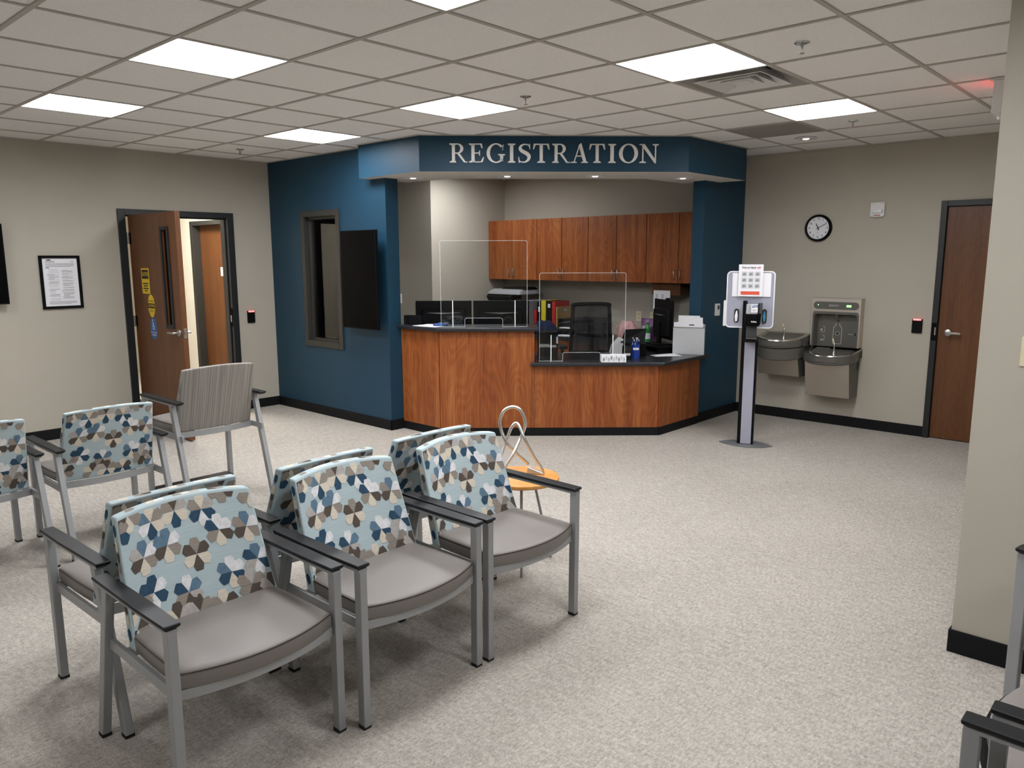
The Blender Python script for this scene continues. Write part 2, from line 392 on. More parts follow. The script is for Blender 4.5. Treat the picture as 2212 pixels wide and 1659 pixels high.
# header over the reception opening (trim_1) with white soffit underneath
HP = [(2.72,1.67),(2.72,.81),(4.37,-.85),(5.44,-.86),(5.44,-.585),(5.34,-.26),(4.63,-.24),(3.33,1.09),(3.31,1.67)]
hd = M()
for k in range(len(HP)):
    a, b = HP[k], HP[(k+1)%len(HP)]
    hd.face([(a[0],a[1],2.40),(b[0],b[1],2.40),(b[0],b[1],2.72),(a[0],a[1],2.72)], 0 if k in (0,1,2,3,8) else 2)
hd.face([(x,y,2.40) for x,y in HP][::-1], 1)
struct('trim_1', hd, ['blue','soffit','paint'])

def baseb(name, segs):
    m = M()
    for x0,x1,y0,y1 in segs: m.box(x0,x1,y0,y1,0,.10)
    struct(name, m, 'base', bevel=.002)
baseb('baseboard_left', [(-5,1.22,3.49,3.5),(2.40,2.85,3.49,3.5)])
baseb('baseboard_accent_left', [(2.84,2.85,1.44,3.49),(2.84,2.997,1.44,1.45)])
baseb('baseboard_accent_right', [(5.13,5.99,-.60,-.59)])
baseb('baseboard_right', [(5.99,6,-2.475,-.60)])
baseb('baseboard_near', [(1.735,1.745,-8,-3.69),(1.745,6,-3.70,-3.69)])

# ------------------------------------------------------------------ doors
def lever(parent, loc, rz=0, side=1):
    m = M().lathe([(0.0001,-.012),(.028,-.012),(.033,-.008),(.033,0)], axis='y', seg=28)
    m.lathe([(.011,0),(.011,-.05)], axis='y', seg=16)
    m.lathe([(.0001,-.062),(.012,-.062),(.012,-.045)], axis='y', seg=16)
    m.bar((0,-.055,0),(side*.115,-.055,0),.018,.020)
    o = obj('door_handle', m, 'nickel', parent, bevel=.003, smooth=40); o.location = loc; o.rotation_euler = (0,0,rz); return o
d1 = sroot('door_1', (1.29,3.5,0))
fm = M().box(-.07,0,-.022,.145,0,2.14).box(1.04,1.11,-.022,.145,0,2.14).box(0,1.04,-.022,.145,2.085,2.14)
fm.box(0,.015,.03,.09,0,2.085).box(1.025,1.04,.03,.09,0,2.085).box(.015,1.025,.03,.09,2.07,2.085)
obj('door_frame', fm, 'frame', d1, bevel=.003)
lf = M().box(.016,.061,-1.05,-.03,.012,2.078)
lf = M()
zs = [.012, 1.06, 1.92, 2.078]; ys = [-1.05, -.87, -.76, -.03]
for a in range(3):
    for b in range(3):
        if a == 1 and b == 1: continue
        lf.box(.016,.061,ys[b],ys[b+1],zs[a],zs[a+1])
leaf = obj('door_leaf', lf, 'door', d1, fix=True)
vp = M()
for x in (.004,.055):
    vp.box(x,x+.018,-.90,-.87,1.03,1.95).box(x,x+.018,-.76,-.73,1.03,1.95).box(x,x+.018,-.87,-.76,1.92,1.95).box(x,x+.018,-.87,-.76,1.03,1.06)
obj('vision_panel_frame', vp, 'frame', leaf, bevel=.003)
obj('vision_panel_glass', M().box(.034,.042,-.87,-.76,1.06,1.92), 'darkglass', leaf)
h1 = lever(leaf, (.016,-.98,1.0), RW, -1); h2 = lever(leaf, (.061,-.98,1.0), PI/2, 1)
obj('latch_plate', M().box(.026,.052,-1.053,-1.049,.955,1.045).box(.032,.046,-1.062,-1.05,.988,1.012), 'nickel', leaf)
for z in (.22, 1.06, 1.86):
    hg = M().cyl((.004,-.032), .009, z-.055, z+.055, 14); hg.box(.0,.004,-.03,.02,z-.055,z+.055).box(.016,.019,-.075,-.03,z-.055,z+.055)
    obj('hinge', hg, 'nickel', d1)
# stickers on the leaf (local front = -x side, viewer's right = -y)
def leafpt(m, y, z): m.location = (.0155, y, z)
def sticker(name, poly, mi, y, z):
    o = obj(name, M().prism(poly, 0, -.0012, axis='y'), mi, leaf); o.location = (.016,y,z); o.rotation_euler = (0,0,RW); return o
st1 = sticker('caution_sticker', rrect(-.085,.085,-.12,.12,.012), 'signyel', -.335, 1.455)
# sub-sub-parts are folded into the sticker meshes below
def printon(o, shapes):
    # shapes: list of (polygon in xz, material) laid on the sticker face
    me = o.data; bm = bmesh.new(); bm.from_mesh(me)
    for poly, mname in shapes:
        m = MT[mname]
        if m.name not in [x.name for x in me.materials]: me.materials.append(m)
        mi = [x.name for x in me.materials].index(m.name)
        a = sum(poly[i-1][0]*poly[i][1]-poly[i][0]*poly[i-1][1] for i in range(len(poly)))
        if a < 0: poly = poly[::-1]
        fc = bm.faces.new([bm.verts.new((x,-.0018,z)) for x,z in poly]); fc.material_index = mi
    bm.to_mesh(me); bm.free(); me.update()
def printtext(o, s, size, mname, x, z, sx=1.0, bold=.0, yoff=-.0022):
    # lettering merged into the mesh it is printed on
    t = text('t', s, size, mname, None, (0,0,0), (0,0,0), 0, 'CENTER', 1, bold); me = o.data
    m = MT[mname]
    if m.name not in [q.name for q in me.materials]: me.materials.append(m)
    mi = [q.name for q in me.materials].index(m.name)
    bm = bmesh.new(); bm.from_mesh(me); vs = [bm.verts.new((x+v.co.x*sx, yoff, z+v.co.y)) for v in t.data.vertices]
    for p in t.data.polygons:
        try:
            fc = bm.faces.new([vs[i] for i in p.vertices]); fc.material_index = mi
        except ValueError: pass
    bm.to_mesh(me); bm.free(); me.update(); bpy.data.objects.remove(t)
def rect(x0,x1,z0,z1): return [(x0,z0),(x1,z0),(x1,z1),(x0,z1)]
printon(st1, [(rect(-.073,.073,.02,.105),'signblk')]+[(rect(-w_,w_,z,z+.011),'signblk') for z,w_ in ((-.03,.062),(-.052,.05),(-.075,.06),(-.098,.028))])
printtext(st1, 'CAUTION', .052, 'signyel', 0, .063, .66, .0008)
def ell(a, b, n=36): return [(a*math.cos(2*PI*k/n), b*math.sin(2*PI*k/n)) for k in range(n)]
st2 = sticker('automatic_door_sticker', ell(.075,.108), 'signyel', -.425, 1.222)
printon(st2, [(rect(-.075,.075,-.022,.024),'signblk')])
printtext(st2, 'AUTOMATIC', .026, 'signblk', 0, .045, .85); printtext(st2, 'CAUTION', .036, 'signyel', 0, .001, .8, .0005); printtext(st2, 'DOOR', .03, 'signblk', 0, -.048, .9)
st3 = sticker('access_sticker', ell(.075,.108), 'signblue', -.44, 1.008)
printon(st3, [([(-.012+.007*math.cos(k*PI/6), .078+.009*math.sin(k*PI/6)) for k in range(12)],'paper'), ([(-.016,.066),(-.007,.066),(-.004,.02),(-.014,.02)],'paper'), ([(-.01,.028),(.016,.028),(.016,.02),(-.01,.02)],'paper'), ([(.016,.028),(.024,.0),(.016,.0),(.008,.028)],'paper'), ([(-.008,.048),(.012,.048),(.012,.042),(-.008,.042)],'paper')]+
    [([(.0+.024*math.cos(a),.014+.026*math.sin(a)),(.0+.018*math.cos(a),.014+.02*math.sin(a)),(.0+.018*math.cos(b),.014+.02*math.sin(b)),(.0+.024*math.cos(b),.014+.026*math.sin(b))],'paper') for a,b in [(2.2+k*.35, 2.2+(k+1)*.35) for k in range(11)]])
printtext(st3, 'ACTIVATE SWITCH', .02, 'paper', 0, -.038, .8); printtext(st3, 'TO OPERATE', .02, 'paper', 0, -.062, .85)
sp = M().box(1.033,1.042,-.012,.02,.93,1.13); obj('strike_plate', sp, 'blackm', d1)
obj('strike_insert', M().box(1.030,1.036,-.006,.014,.985,1.055), 'nickel', d1)

d2 = sroot('door_2', (6.0,-2.52,0), RW)
fm = M().box(-.05,0,-.02,.13,0,2.155).box(1.02,1.07,-.02,.13,0,2.155).box(0,1.02,-.02,.13,2.105,2.155)
obj('door_frame', fm, 'frame', d2, bevel=.003)
leaf2 = obj('door_leaf', M().box(.004,1.016,.012,.055,.008,2.10), 'door', d2)
lever(leaf2, (.085,.012,.985), 0, 1)
obj('strike_plate', M().box(-.042,-.004,-.026,-.018,.91,1.07), 'blackm', d2); obj('strike_insert', M().box(-.018,-.008,-.029,-.024,.96,1.03), 'nickel', d2)

d3 = sroot('door_3', (2.94,5.60,0), RW)
fm = M().box(-.03,.04,-.02,.14,0,2.14).box(.94,1.0,-.02,.14,0,2.14).box(.04,.94,-.02,.14,2.085,2.14)
obj('door_frame', fm, 'frame2', d3, bevel=.003)
leaf3 = obj('door_leaf', M().box(.04,.94,.085,.125,.01,2.085), 'door', d3)
ds = obj('door_sign', M().box(-.14,.14,-.006,0,-.055,.055), 'paper', leaf3); ds.location = (.69,.085,1.50)

w1 = sroot('window_1', (2.85,2.53,0), RW)   # x: -y world, centre of opening
wf = M().frame(-.345,.345,.735,2.15,.06,-.018,.166).frame(-.29,.29,.79,2.095,.03,.03,.10)
obj('window_frame', wf, 'frame2', w1, bevel=.003)
obj('window_glass', M().box(-.262,.262,.06,.068,.818,2.067), 'glass', w1)

# ------------------------------------------------------------------ ceiling fixtures
def troffer(label, i, j, pm='panel'):
    x0,x1,y0,y1 = tilebox(i,j); cx, cy = (x0+x1)/2, (y0+y1)/2
    t = thing('ceiling_light', label, 'ceiling light', (cx,cy,H), 0, 'ceiling light panels'); a = T/2-.012
    fr = M(); z1 = .032
    # sloping steel collar from the grid opening up to the diffuser
    o = rrect(-a,a,-a,a,.003,3); q = rrect(-a+.016,a-.016,-a+.016,a-.016,.03,3)
    fr.loft([[(x,y,.001) for x,y in o],[(x,y,z1) for x,y in q]], cap=False)
    fr.box(-a,a,-a,a,.075,.08)
    for sx,sy,ex,ey in ((-a,-a,a,-a+.004),(-a,a-.004,a,a),(-a,-a,-a+.004,a),(a-.004,-a,a,a)): fr.box(sx,ex,sy,ey,.03,.078)
    obj('light_frame', fr, 'white', t)
    obj('diffuser', M().prism(q, z1-.002, z1+.004), pm, t)
    return t
names = {(0,0):'largest bright ceiling light panel, nearest the framed notice side of the open door', (0,-3):'bright ceiling light panel close to the left wall above the framed notice',
 (3,0):'bright ceiling light panel directly in front of the REGISTRATION header', (3,3):'bright ceiling light panel touching the square air diffuser',
 (6,3):'bright ceiling light panel beside the flat grey ceiling grille, nearest the clock', (0,3):'ceiling light panel only its corner showing overhead, nearest the camera',
 (3,-3):'smallest looking ceiling light panel, in front of the blue window wall'}
for ij in LT: troffer(names[ij], *ij)
troffer('unseen ceiling light panel added to brighten the office, hidden by the header', *LX[0], 'addedpanel')  # out of view, added to lift the brightness of the office
for ij in LX[1:]: troffer('lit ceiling light panel behind the viewpoint, out of sight', *ij)
troffer('lit ceiling light panel in the hallway behind the open door', *HALLL[0], 'hallpanel')

# square air diffuser
x0,x1,y0,y1 = tilebox(*VENT)
t = thing('air_diffuser', 'square louvred air diffuser set in the ceiling beside a light panel', 'air vent', ((x0+x1)/2,(y0+y1)/2,H)); a = T/2-.012
def sq(h, z): return [(-h,-h,z),(h,-h,z),(h,h,z),(-h,h,z)]
bx = M().loft([sq(a,.002), sq(a-.012,.002), sq(.24,.055), sq(.20,.10)], cap=False)
obj('diffuser_pan', bx, 'vent', t); obj('duct_neck', M().loft([sq(.21,.09), sq(.21,.2)], cap=False).face(sq(.21,.2)), 'ventdark', t)
for h0,h1,z0,z1 in ((.215,.165,-.004,.05),(.155,.105,-.004,.05),(.098,.055,-.004,.045)):
    obj('louvre_ring', M().loft([sq(h0,z0), sq(h0-.004,z0-.002), sq(h1-.004,z1), sq(h1,z1+.002), sq(h0,z0)], cap=False), 'white', t)
obj('centre_plate', M().box(-.05,.05,-.05,.05,-.003,.002), 'white', t)
# flat perforated grille tile
x0,x1,y0,y1 = tilebox(7,2)
t = thing('return_air_grille', 'flat grey perforated grille tile in the ceiling, right of the header', 'air vent', ((x0+x1)/2,(y0+y1)/2,H))
obj('grille_panel', M().box(-.285,.285,-.285,.285,-.003,.003), 'perf', t); obj('grille_frame', M().box(-.293,.293,-.293,-.285,-.006,.003).box(-.293,.293,.285,.293,-.006,.003).box(-.293,-.285,-.285,.285,-.006,.003).box(.285,.293,-.285,.285,-.006,.003), 'vent', t)
# sprinklers
def sprinkler(label, x, y):
    t = thing('fire_sprinkler', label, 'sprinkler', (x,y,H), .6, 'ceiling sprinkler heads')
    obj('escutcheon', M().lathe([(.0001,-.006),(.02,-.006),(.036,-.001),(.038,.003)], seg=28), 'chrome', t, smooth=40)
    hd_ = M().cyl((0,0),.008,-.018,-.004,14); hd_.tube([(-.008,0,-.014),(-.014,0,-.03),(-.006,0,-.044),(0,0,-.046)],.0022,8); hd_.tube([(.008,0,-.014),(.014,0,-.03),(.006,0,-.044),(0,0,-.046)],.0022,8)
    hd_.cyl((0,0),.014,-.049,-.047,18)
    obj('sprinkler_head', hd_, 'nickel', t); obj('glass_bulb', M().cyl((0,0),.003,-.044,-.018,10), 'red', t)
for lab,x,y in (('fire sprinkler nearest the red glow of the exit sign',2.134,-2.745),('fire sprinkler between two light panels above the header middle',2.157,-.91),
                ('fire sprinkler just right of the light panel near the recessed downlight',4.583,-2.149),('fire sprinkler near the top of the left wall corner',2.111,2.727)): sprinkler(lab,x,y)
def downlight(label, x, y, z, grp):
    t = thing('recessed_downlight', label, 'downlight', (x,y,z), 0, grp)
    obj('trim_ring', M().lathe([(.066,-.003),(.068,-.008),(.092,-.006),(.095,.0)], seg=36), 'white', t, smooth=50)
    obj('reflector', M().lathe([(.067,-.004),(.05,-.002),(.03,-.003)], seg=36), 'chrome', t, smooth=60)
    obj('lamp', M().lathe([(.0001,-.012),(.022,-.010),(.031,-.003),(.032,.0)], seg=24), 'canlamp', t, smooth=60)
downlight('recessed downlight in the ceiling beyond the grey grille', 5.193,-1.535,H,'recessed downlights')
for lab,x,y in (('recessed downlight in the white soffit at its left end',3.03,1.26),('recessed downlight in the soffit, second from the left end',3.52,.52),
                ('recessed downlight in the soffit, second from the right end',4.075,-.06),('recessed downlight in the soffit at its right end',4.79,-.55)): downlight(lab,x,y,2.40,'recessed downlights')
# exit sign
t = thing('exit_sign', 'exit sign box seen end on, hanging from the ceiling with a red glow', 'exit sign', (3.64,-3.30,H))
obj('sign_body', M().box(0,.30,-.028,.028,-.20,-.012), 'white', t, bevel=.006); obj('canopy', M().box(.0,.28,-.05,.05,-.012,-.001), 'white', t, bevel=.003)
e1 = text('exit_lettering', 'EXIT', .17, 'exitglow', t, (.15,.0288,-.105), (PI/2,0,PI), .0005, 'CENTER', .8, .004)
e2 = text('exit_lettering', 'EXIT', .17, 'exitglow', t, (.15,-.0288,-.105), (PI/2,0,0), .0005, 'CENTER', .8, .004)
obj('down_lamp', M().lathe([(.0001,-.222),(.02,-.22),(.024,-.205),(.024,-.199)], c=(.15,0,0), seg=20), 'white', t, smooth=50)

# ------------------------------------------------------------------ things on the walls
t = thing('framed_notice', 'black framed printed notice hanging on the left wall', 'picture frame', (.68,3.5,1.453))
obj('frame', M().frame(-.17,.17,-.242,.242,.024,-.022,0), 'blackm', t, bevel=.002)
pg = obj('notice_page', M().box(-.147,.147,-.008,-.002,-.219,.219), 'paper', t)
sh = [([(-.118,.196),(-.062,.196),(-.072,.203),(-.09,.208),(-.105,.203)],'ink'), (rect(-.118,-.04,.182,.187),'ink'), (rect(.09,.118,.184,.188),'papergrey'), (rect(-.118,-.09,.128,.134),'ink')]
random.seed(3)
z = .172
for k in range(5): sh.append((rect(-.118, .118-(.03 if k==4 else 0), z-.0042, z),'textgrey')); z -= .0075
for col0, col1 in ((-.098,-.012),(.012,.105)):
    z = .118
    while z > -.165:
        if random.random() < .82:
            sh.append((rect(col0 if random.random() < .8 else col0-.012, col1-random.choice((0,0,.01,.04)), z-.0036, z),'textgrey'))
        z -= .0068
for k in range(4): sh.append((rect(-.112,.118-(.05 if k==3 else 0),-.178-k*.0075,-.1738-k*.0075),'textgrey'))
for poly, mn in sh:
    pass
me = pg.data
def printplane(o, shapes, y):
    me = o.data; bm = bmesh.new(); bm.from_mesh(me)
    for poly, mname in shapes:
        m = MT[mname]
        if m.name not in [q.name for q in me.materials]: me.materials.append(m)
        mi = [q.name for q in me.materials].index(m.name)
        a = sum(poly[i-1][0]*poly[i][1]-poly[i][0]*poly[i-1][1] for i in range(len(poly)))
        if a < 0: poly = poly[::-1]
        fc = bm.faces.new([bm.verts.new((px,y,pz)) for px,pz in poly]); fc.material_index = mi
    bm.to_mesh(me); bm.free(); me.update()
printplane(pg, sh, -.0086)
# sign on the hall door needs its print in front of the plate
printplane(ds, [(rect(-.05,.05,.008,.02),'papergrey'),(rect(-.06,.06,-.026,-.012),'papergrey')], -.0066)

def reader(label, loc, rz):
    t = thing('card_reader', label, 'card reader', loc, rz, 'black wall card readers')
    obj('reader_body', M().prism(rrect(-.043,.043,-.066,.066,.008), 0, -.02, axis='y'), 'black', t, bevel=.003)
    obj('status_light', M().box(-.034,.034,-.0225,-.016,.052,.066), 'led', t)
reader('black card reader with a red light on the left wall beside the open door', (2.548,3.5,1.028), 0)
reader('black card reader with a red light on the right wall beside the closed door', (6.0,-2.35,1.033), RW)
# wall screens
def wallscreen(name, label, loc, rz, w_, h_, gap):
    t = thing(name, label, 'screen', loc, rz)
    obj('screen_housing', M().box(-w_/2,w_/2,-gap,-gap+.035,-h_/2,h_/2).box(-w_*.36,w_*.36,-gap+.035,-gap+.06,-h_*.38,h_*.38), 'black', t, bevel=.004)
    obj('display_panel', M().box(-w_/2+.008,w_/2-.008,-gap-.001,-gap+.004,-h_/2+.012,h_/2-.008), 'screen', t)
    obj('wall_bracket', M().box(-.1,.1,-gap+.055,-.001,-.18,.18), 'blackm', t); return t
wallscreen('wall_screen', 'tall black screen hanging on the blue wall beside the window', (2.85,1.735,1.457), RW, .55, .94, .13)
wallscreen('wall_screen', 'black screen on the left wall, only its right edge in view', (-.37,3.5,1.62), 0, 1.2, .69, .10)
# clock 11:10
t = thing('wall_clock', 'round black rimmed wall clock with white dial on the right wall', 'clock', (6.0,-1.386,1.947), RW)
obj('rim', M().lathe([(.108,-.03),(.112,-.038),(.122,-.04),(.13,-.032),(.131,0)], axis='y', seg=56), 'black', t, smooth=50)
dial = obj('dial', M().lathe([(.0001,-.022),(.11,-.022),(.11,0)], axis='y', seg=56), 'paper', t)
for k in range(1,13):
    a = PI/2-k*PI/6; printtext(dial, str(k), .03, 'ink', .088*math.cos(a), .088*math.sin(a), 1, .0004, -.0226)
printtext(dial, 'Quartz', .011, 'papergrey', 0, -.045, 1, 0, -.0226)
def hand(name, ang, ln, wd, y, tail=.02):
    a = PI/2-ang; d = Vector((math.cos(a),0,math.sin(a)))
    obj(name, M().bar(Vector((0,y,0))-d*tail, Vector((0,y,0))+d*ln, wd, .0015, (0,1,0)), 'ink', t)
hand('hour_hand', math.radians(333), .05, .007, -.025); hand('minute_hand', math.radians(62), .078, .005, -.027); hand('second_hand', math.radians(178), .03, .002, -.029)
# fire strobe
t = thing('fire_strobe', 'white fire alarm strobe on the right wall above the drinking fountains', 'fire alarm', (6.0,-1.932,2.10), RW)
arc = [(.062,.068),(-.062,.068),(-.062,-.055)]+[(.062*math.sin(a), -.055-.014*math.cos(a)) for a in [-PI/2+k*PI/8 for k in range(1,8)]]+[(.062,-.055)]
bd = obj('strobe_body', M().prism(arc, 0, -.032, axis='y'), 'white', t, bevel=.004)
printplane(bd, [(rect(-.05,-.025,.054,.057),'papergrey'),(rect(.022,.052,.055,.058),'papergrey')], -.0324); printtext(bd, 'FIRE', .022, 'red', 0, -.054, 1.5, .0006, -.0326)
obj('strobe_lens', M().loft([[(x,-.03,z) for x,z in rrect(-.052,.052,-.032,.004,.012)],[(x*.9,-.052,-.014+(z+.014)*.8) for x,z in rrect(-.052,.052,-.032,.004,.012)]]), 'chrome', t, smooth=40)
# thermostats
def thermo(label, loc, rz):
    t = thing('thermostat', label, 'thermostat', loc, rz)
    obj('thermostat_body', M().prism(rrect(-.036,.036,-.062,.062,.006), 0, -.024, axis='y'), 'white', t, bevel=.003)
    obj('display', M().box(-.02,.022,-.0255,-.02,.002,.042), 'darkgrey', t)
thermo('white thermostat on the dark blue wall right of the desk', (5.47,-.59,1.135), 0)
thermo('white thermostat on the shaded grey office wall beside the blue post', (4.67,3.50,1.145), RW)
t = thing('light_switch', 'ivory light switch on the near right wall at the photo edge', 'light switch', (1.745,-3.88,1.30), RW)
obj('switch_plate', M().box(-.036,.036,-.006,0,-.058,.058), 'ivory', t, bevel=.003); obj('switch_toggle', M().box(-.006,.006,-.018,-.005,-.012,.012), 'ivory', t, bevel=.002)
# ------------------------------------------------------------------ chairs
FLOW = [(-.516,.869,'CTCNWS'),(-.153,.899,'BGCNCT'),(.236,.862,'CGNWNT'),(.419,.675,'WWBCTN'),(.808,.666,'SWTCBT'),(-.696,.634,'SWTCBG'),
 (-.346,.66,'SWTCBS'),(.035,.528,'TBCBCB'),(.84,.384,'SWNWGN'),(.453,.321,'WWNCNS'),(-.644,.358,'NWNWGN'),(-.178,.267,'WSGBTN'),
 (-.082,.099,'BTCNCG'),(.261,.077,'CBNCNT'),(.679,.186,'GTBBTT'),(.96,.121,'BCSWSG'),(.564,1.02,'__BTTB'),(-.83,.985,'__TCBT'),
 (.98,.955,'_CSCT_'),(-1.03,.874,'_TN___'),(-.374,.096,'BG__TC'),(-.93,.153,'_BTCN_'),(-.86,.27,'_T__CB')]
def clip(poly, lo, hi, ax):
    for lim, sg in ((lo,1),(hi,-1)):
        out = []
        for i in range(len(poly)):
            a, b = poly[i-1], poly[i]; ia, ib = (a[ax]-lim)*sg >= 0, (b[ax]-lim)*sg >= 0
            if ia != ib:
                t_ = (lim-a[ax])/(b[ax]-a[ax]); out.append(tuple(a[k]+(b[k]-a[k])*t_ for k in (0,1)))
            if ib: out.append(b)
        poly = out
        if len(poly) < 3: return []
    return poly
def make_chair(label, rz=0, hw=.285, dz=0.0, armz=.62, pattern=True, group=None, boxing='vinyl', footrest=False):
    t = thing('guest_chair', label, 'chair', (0,0,0), rz, group)
    az = armz-.022                       # top of the steel under the arm pad
    rt = .145 if not dz else .10         # rear leg top (y)
    fy, ry = -.30, .30
    for s in (-1,1):
        m = M().bar((s*hw,fy,.008),(s*hw,fy-.004,az),.030,.036,(0,1,0)); lg = obj('leg', m, 'steel', t, bevel=.003)
        obj('foot_cap', M().box(s*hw-.016,s*hw+.016,fy-.017,fy+.017,0,.014), 'rubber', lg)
        m = M().bar((s*hw,ry,.008),(s*hw,rt,az),.030,.038,(0,1,0)); lg = obj('leg', m, 'steel', t, bevel=.003)
        obj('foot_cap', M().box(s*hw-.016,s*hw+.016,ry-.021,ry+.015,0,.014), 'rubber', lg)
        # arm: steel strap with urethane pad, undercut on every side
        obj('arm_strap', M().box(s*hw-.017,s*hw+.017,fy-.02,rt+.045,az-.004,az+.006), 'steel', t)
        w0 = .030
        def ring(z, e, x=0): return [(s*hw+px,py,z) for px,py in ((-w0+e+.004,-.325+e),(w0-e-.004,-.325+e),(w0-e,-.12),(w0-e-.004,.215-e),(-w0+e+.004,.215-e),(-w0+e,-.12))]
        obj('arm_pad', M().loft([ring(az+.004,.012),ring(az+.014,.001),ring(az+.022,0),ring(az+.0245,.003)]), 'arm', t, bevel=.002)
    rz0, rz1 = .365+dz, .402+dz
    iw = hw-.03
    fr = M()
    for s in (-1,1):
        fr.bar((s*(hw-.010),fy,rz0+.02),(s*(hw-.010),.205,rz0+.02),.014,.036)
    n = 14
    def arc(y0, bow, z0, z1, th):
        P_ = [(-1+2*k/n) for k in range(n+1)]
        A_ = [(x*(hw-.018), y0+bow*(1-x*x)) for x in P_]; B_ = [(x*(hw-.018), y0+bow*(1-x*x)+th) for x in P_]
        for k in range(n):
            fr.prism([A_[k],A_[k+1],B_[k+1],B_[k]], z0, z1)
    arc(fy-.004, -.048, rz0+.004, rz0+.036, .014); arc(.062, .040, rz0+.002, rz0+.038, .014)
    obj('seat_rail', fr, 'steel', t)
    # seat cushion
    out = []
    w_ = hw-.021
    yf = lambda x: -.305-.062*(1-(x/w_)**2)
    for k in range(25):
        x = -w_+2*w_*k/24; out.append((x, yf(x)))
    for k in range(9):
        y = -.305+.35*k/8; out.append((w_*(1-.02*k/8)+.004*math.sin(PI*k/8), y))
    for k in range(1,24):
        x = w_*.98-2*w_*.98*k/24; out.append((x, .05))
    for k in range(9):
        y = .045-.35*k/8; out.append((-w_*(1-.02*(8-k)/8)-.004*math.sin(PI*k/8), y))
    cx, cy = 0, -.16
    def rg(z, k, dome=0): return [(cx+(x-cx)*k, cy+(y-cy)*k, z+dome) for x,y in out]
    zt = .450+dz
    sag = lambda x,y: .007*math.sin((y+.35)*9)
    fl_ = .07 if boxing == 'blackm' else 0.0
    B = M(); B.loft([rg(rz1-.002,.95+fl_),rg(rz1-.001,.985+fl_),rg(rz1+.004,1.0+fl_),rg(zt-.012,1.0+fl_*.6),rg(zt-.006,1.0)], 1, cap=True)
    B.loft([rg(zt-.006,1.0),rg(zt-.003,.999),rg(zt-.001,.994)], 2, cap=False)
    B.loft([rg(zt-.001,.994),rg(zt+.004,.985),rg(zt+.008,.96),rg(zt+.011,.9),rg(zt+.014,.75),rg(zt+.016,.5),rg(zt+.017,.25)], 0, cap=True)
    obj('seat', B, ['vinyl', boxing, 'welt'], t, smooth=50)
    # back
    hb, ht = hw-.020, hw-.046
    zb0, ztop = .405+dz, .818+dz
    lean = .345; th = .050; bow = .036
    def S(side, u_, v_, off=0):
        w2 = hb+(ht-hb)*v_; z = zb0+(ztop-zb0)*v_ + (.016*v_)*(1-u_*u_)
        y = .015+lean*(zb0+(ztop-zb0)*v_-zb0)+bow*(1-u_*u_)
        y += (th*(1-.12*v_)+off) if side else -off
        return (u_*w2, y, z)
    nu, nv = 14, 8; bm = bmesh.new(); G = {}
    for sd in (0,1):
        for i in range(nu+1):
            for j in range(nv+1): G[sd,i,j] = bm.verts.new(S(sd,-1+2*i/nu,j/nv))
    for sd in (0,1):
        for i in range(nu):
            for j in range(nv):
                q = [G[sd,i,j],G[sd,i+1,j],G[sd,i+1,j+1],G[sd,i,j+1]]; bm.faces.new(q if sd == 0 else q[::-1])
    for i in range(nu):
        bm.faces.new([G[0,i+1,0],G[0,i,0],G[1,i,0],G[1,i+1,0]]); bm.faces.new([G[0,i,nv],G[0,i+1,nv],G[1,i+1,nv],G[1,i,nv]])
    for j in range(nv):
        bm.faces.new([G[0,0,j],G[0,0,j+1],G[1,0,j+1],G[1,0,j]]); bm.faces.new([G[0,nu,j+1],G[0,nu,j],G[1,nu,j],G[1,nu,j+1]])
    bm.normal_update()
    ed = [e for e in bm.edges if len(e.link_faces) == 2 and e.calc_face_angle() > .7]
    bmesh.ops.bevel(bm, geom=ed, offset=.009, segments=4, profile=.6, affect='EDGES')
    for fc in bm.faces: fc.smooth = True
    keys = ['N','S','W','C','T','B','G']
    if pattern:
        Lp = .054; cnt = [0]; hh = ztop-zb0
        def petals(sd, u0, v0, code, flip=1):
            for k, ch in enumerate(code):
                if ch == '_': continue
                a = PI/2-k*PI/3; L_ = Lp
                pts = []
                for (p, q) in ((.01,0),(.64,.365),(.98,.25),(1.0,0),(.98,-.25),(.64,-.365)):
                    p *= L_; q *= L_
                    dx = p*math.cos(a)-q*math.sin(a); dz_ = p*math.sin(a)+q*math.cos(a)
                    pts.append((u0+dx/hb*flip, v0+dz_/hh))
                pts = clip(clip(pts, -.972, .972, 0), .02, .975, 1)
                if len(pts) < 3: continue
                cnt[0] += 1; of_ = .0009+.00001*cnt[0]; np_ = len(pts)
                vs = [bm.verts.new(S(sd,a_,b_,of_)) for a_,b_ in pts]
                cv = bm.verts.new(S(sd,sum(p_[0] for p_ in pts)/np_,sum(p_[1] for p_ in pts)/np_,of_))
                for e_ in range(np_):
                    try: fc = bm.faces.new([cv,vs[e_],vs[(e_+1)%np_]])
                    except ValueError: continue
                    fc.normal_update(); want = -1 if sd == 0 else 1
                    if fc.normal.y*want < 0: fc.normal_flip()
                    fc.material_index = 1+keys.index(ch)
        for u0,v0,code in FLOW: petals(0,u0,v0,code)
        cnt[0] = 0
        for u0,v0,code in FLOW: petals(1,-u0,v0,code,-1)
        # the same fabric wraps round the side borders and over the top
        def quad(fn, pts, ch):
            vs = [bm.verts.new(fn(a_,b_)) for a_,b_ in pts]; fc = bm.faces.new(vs); fc.material_index = 1+keys.index(ch)
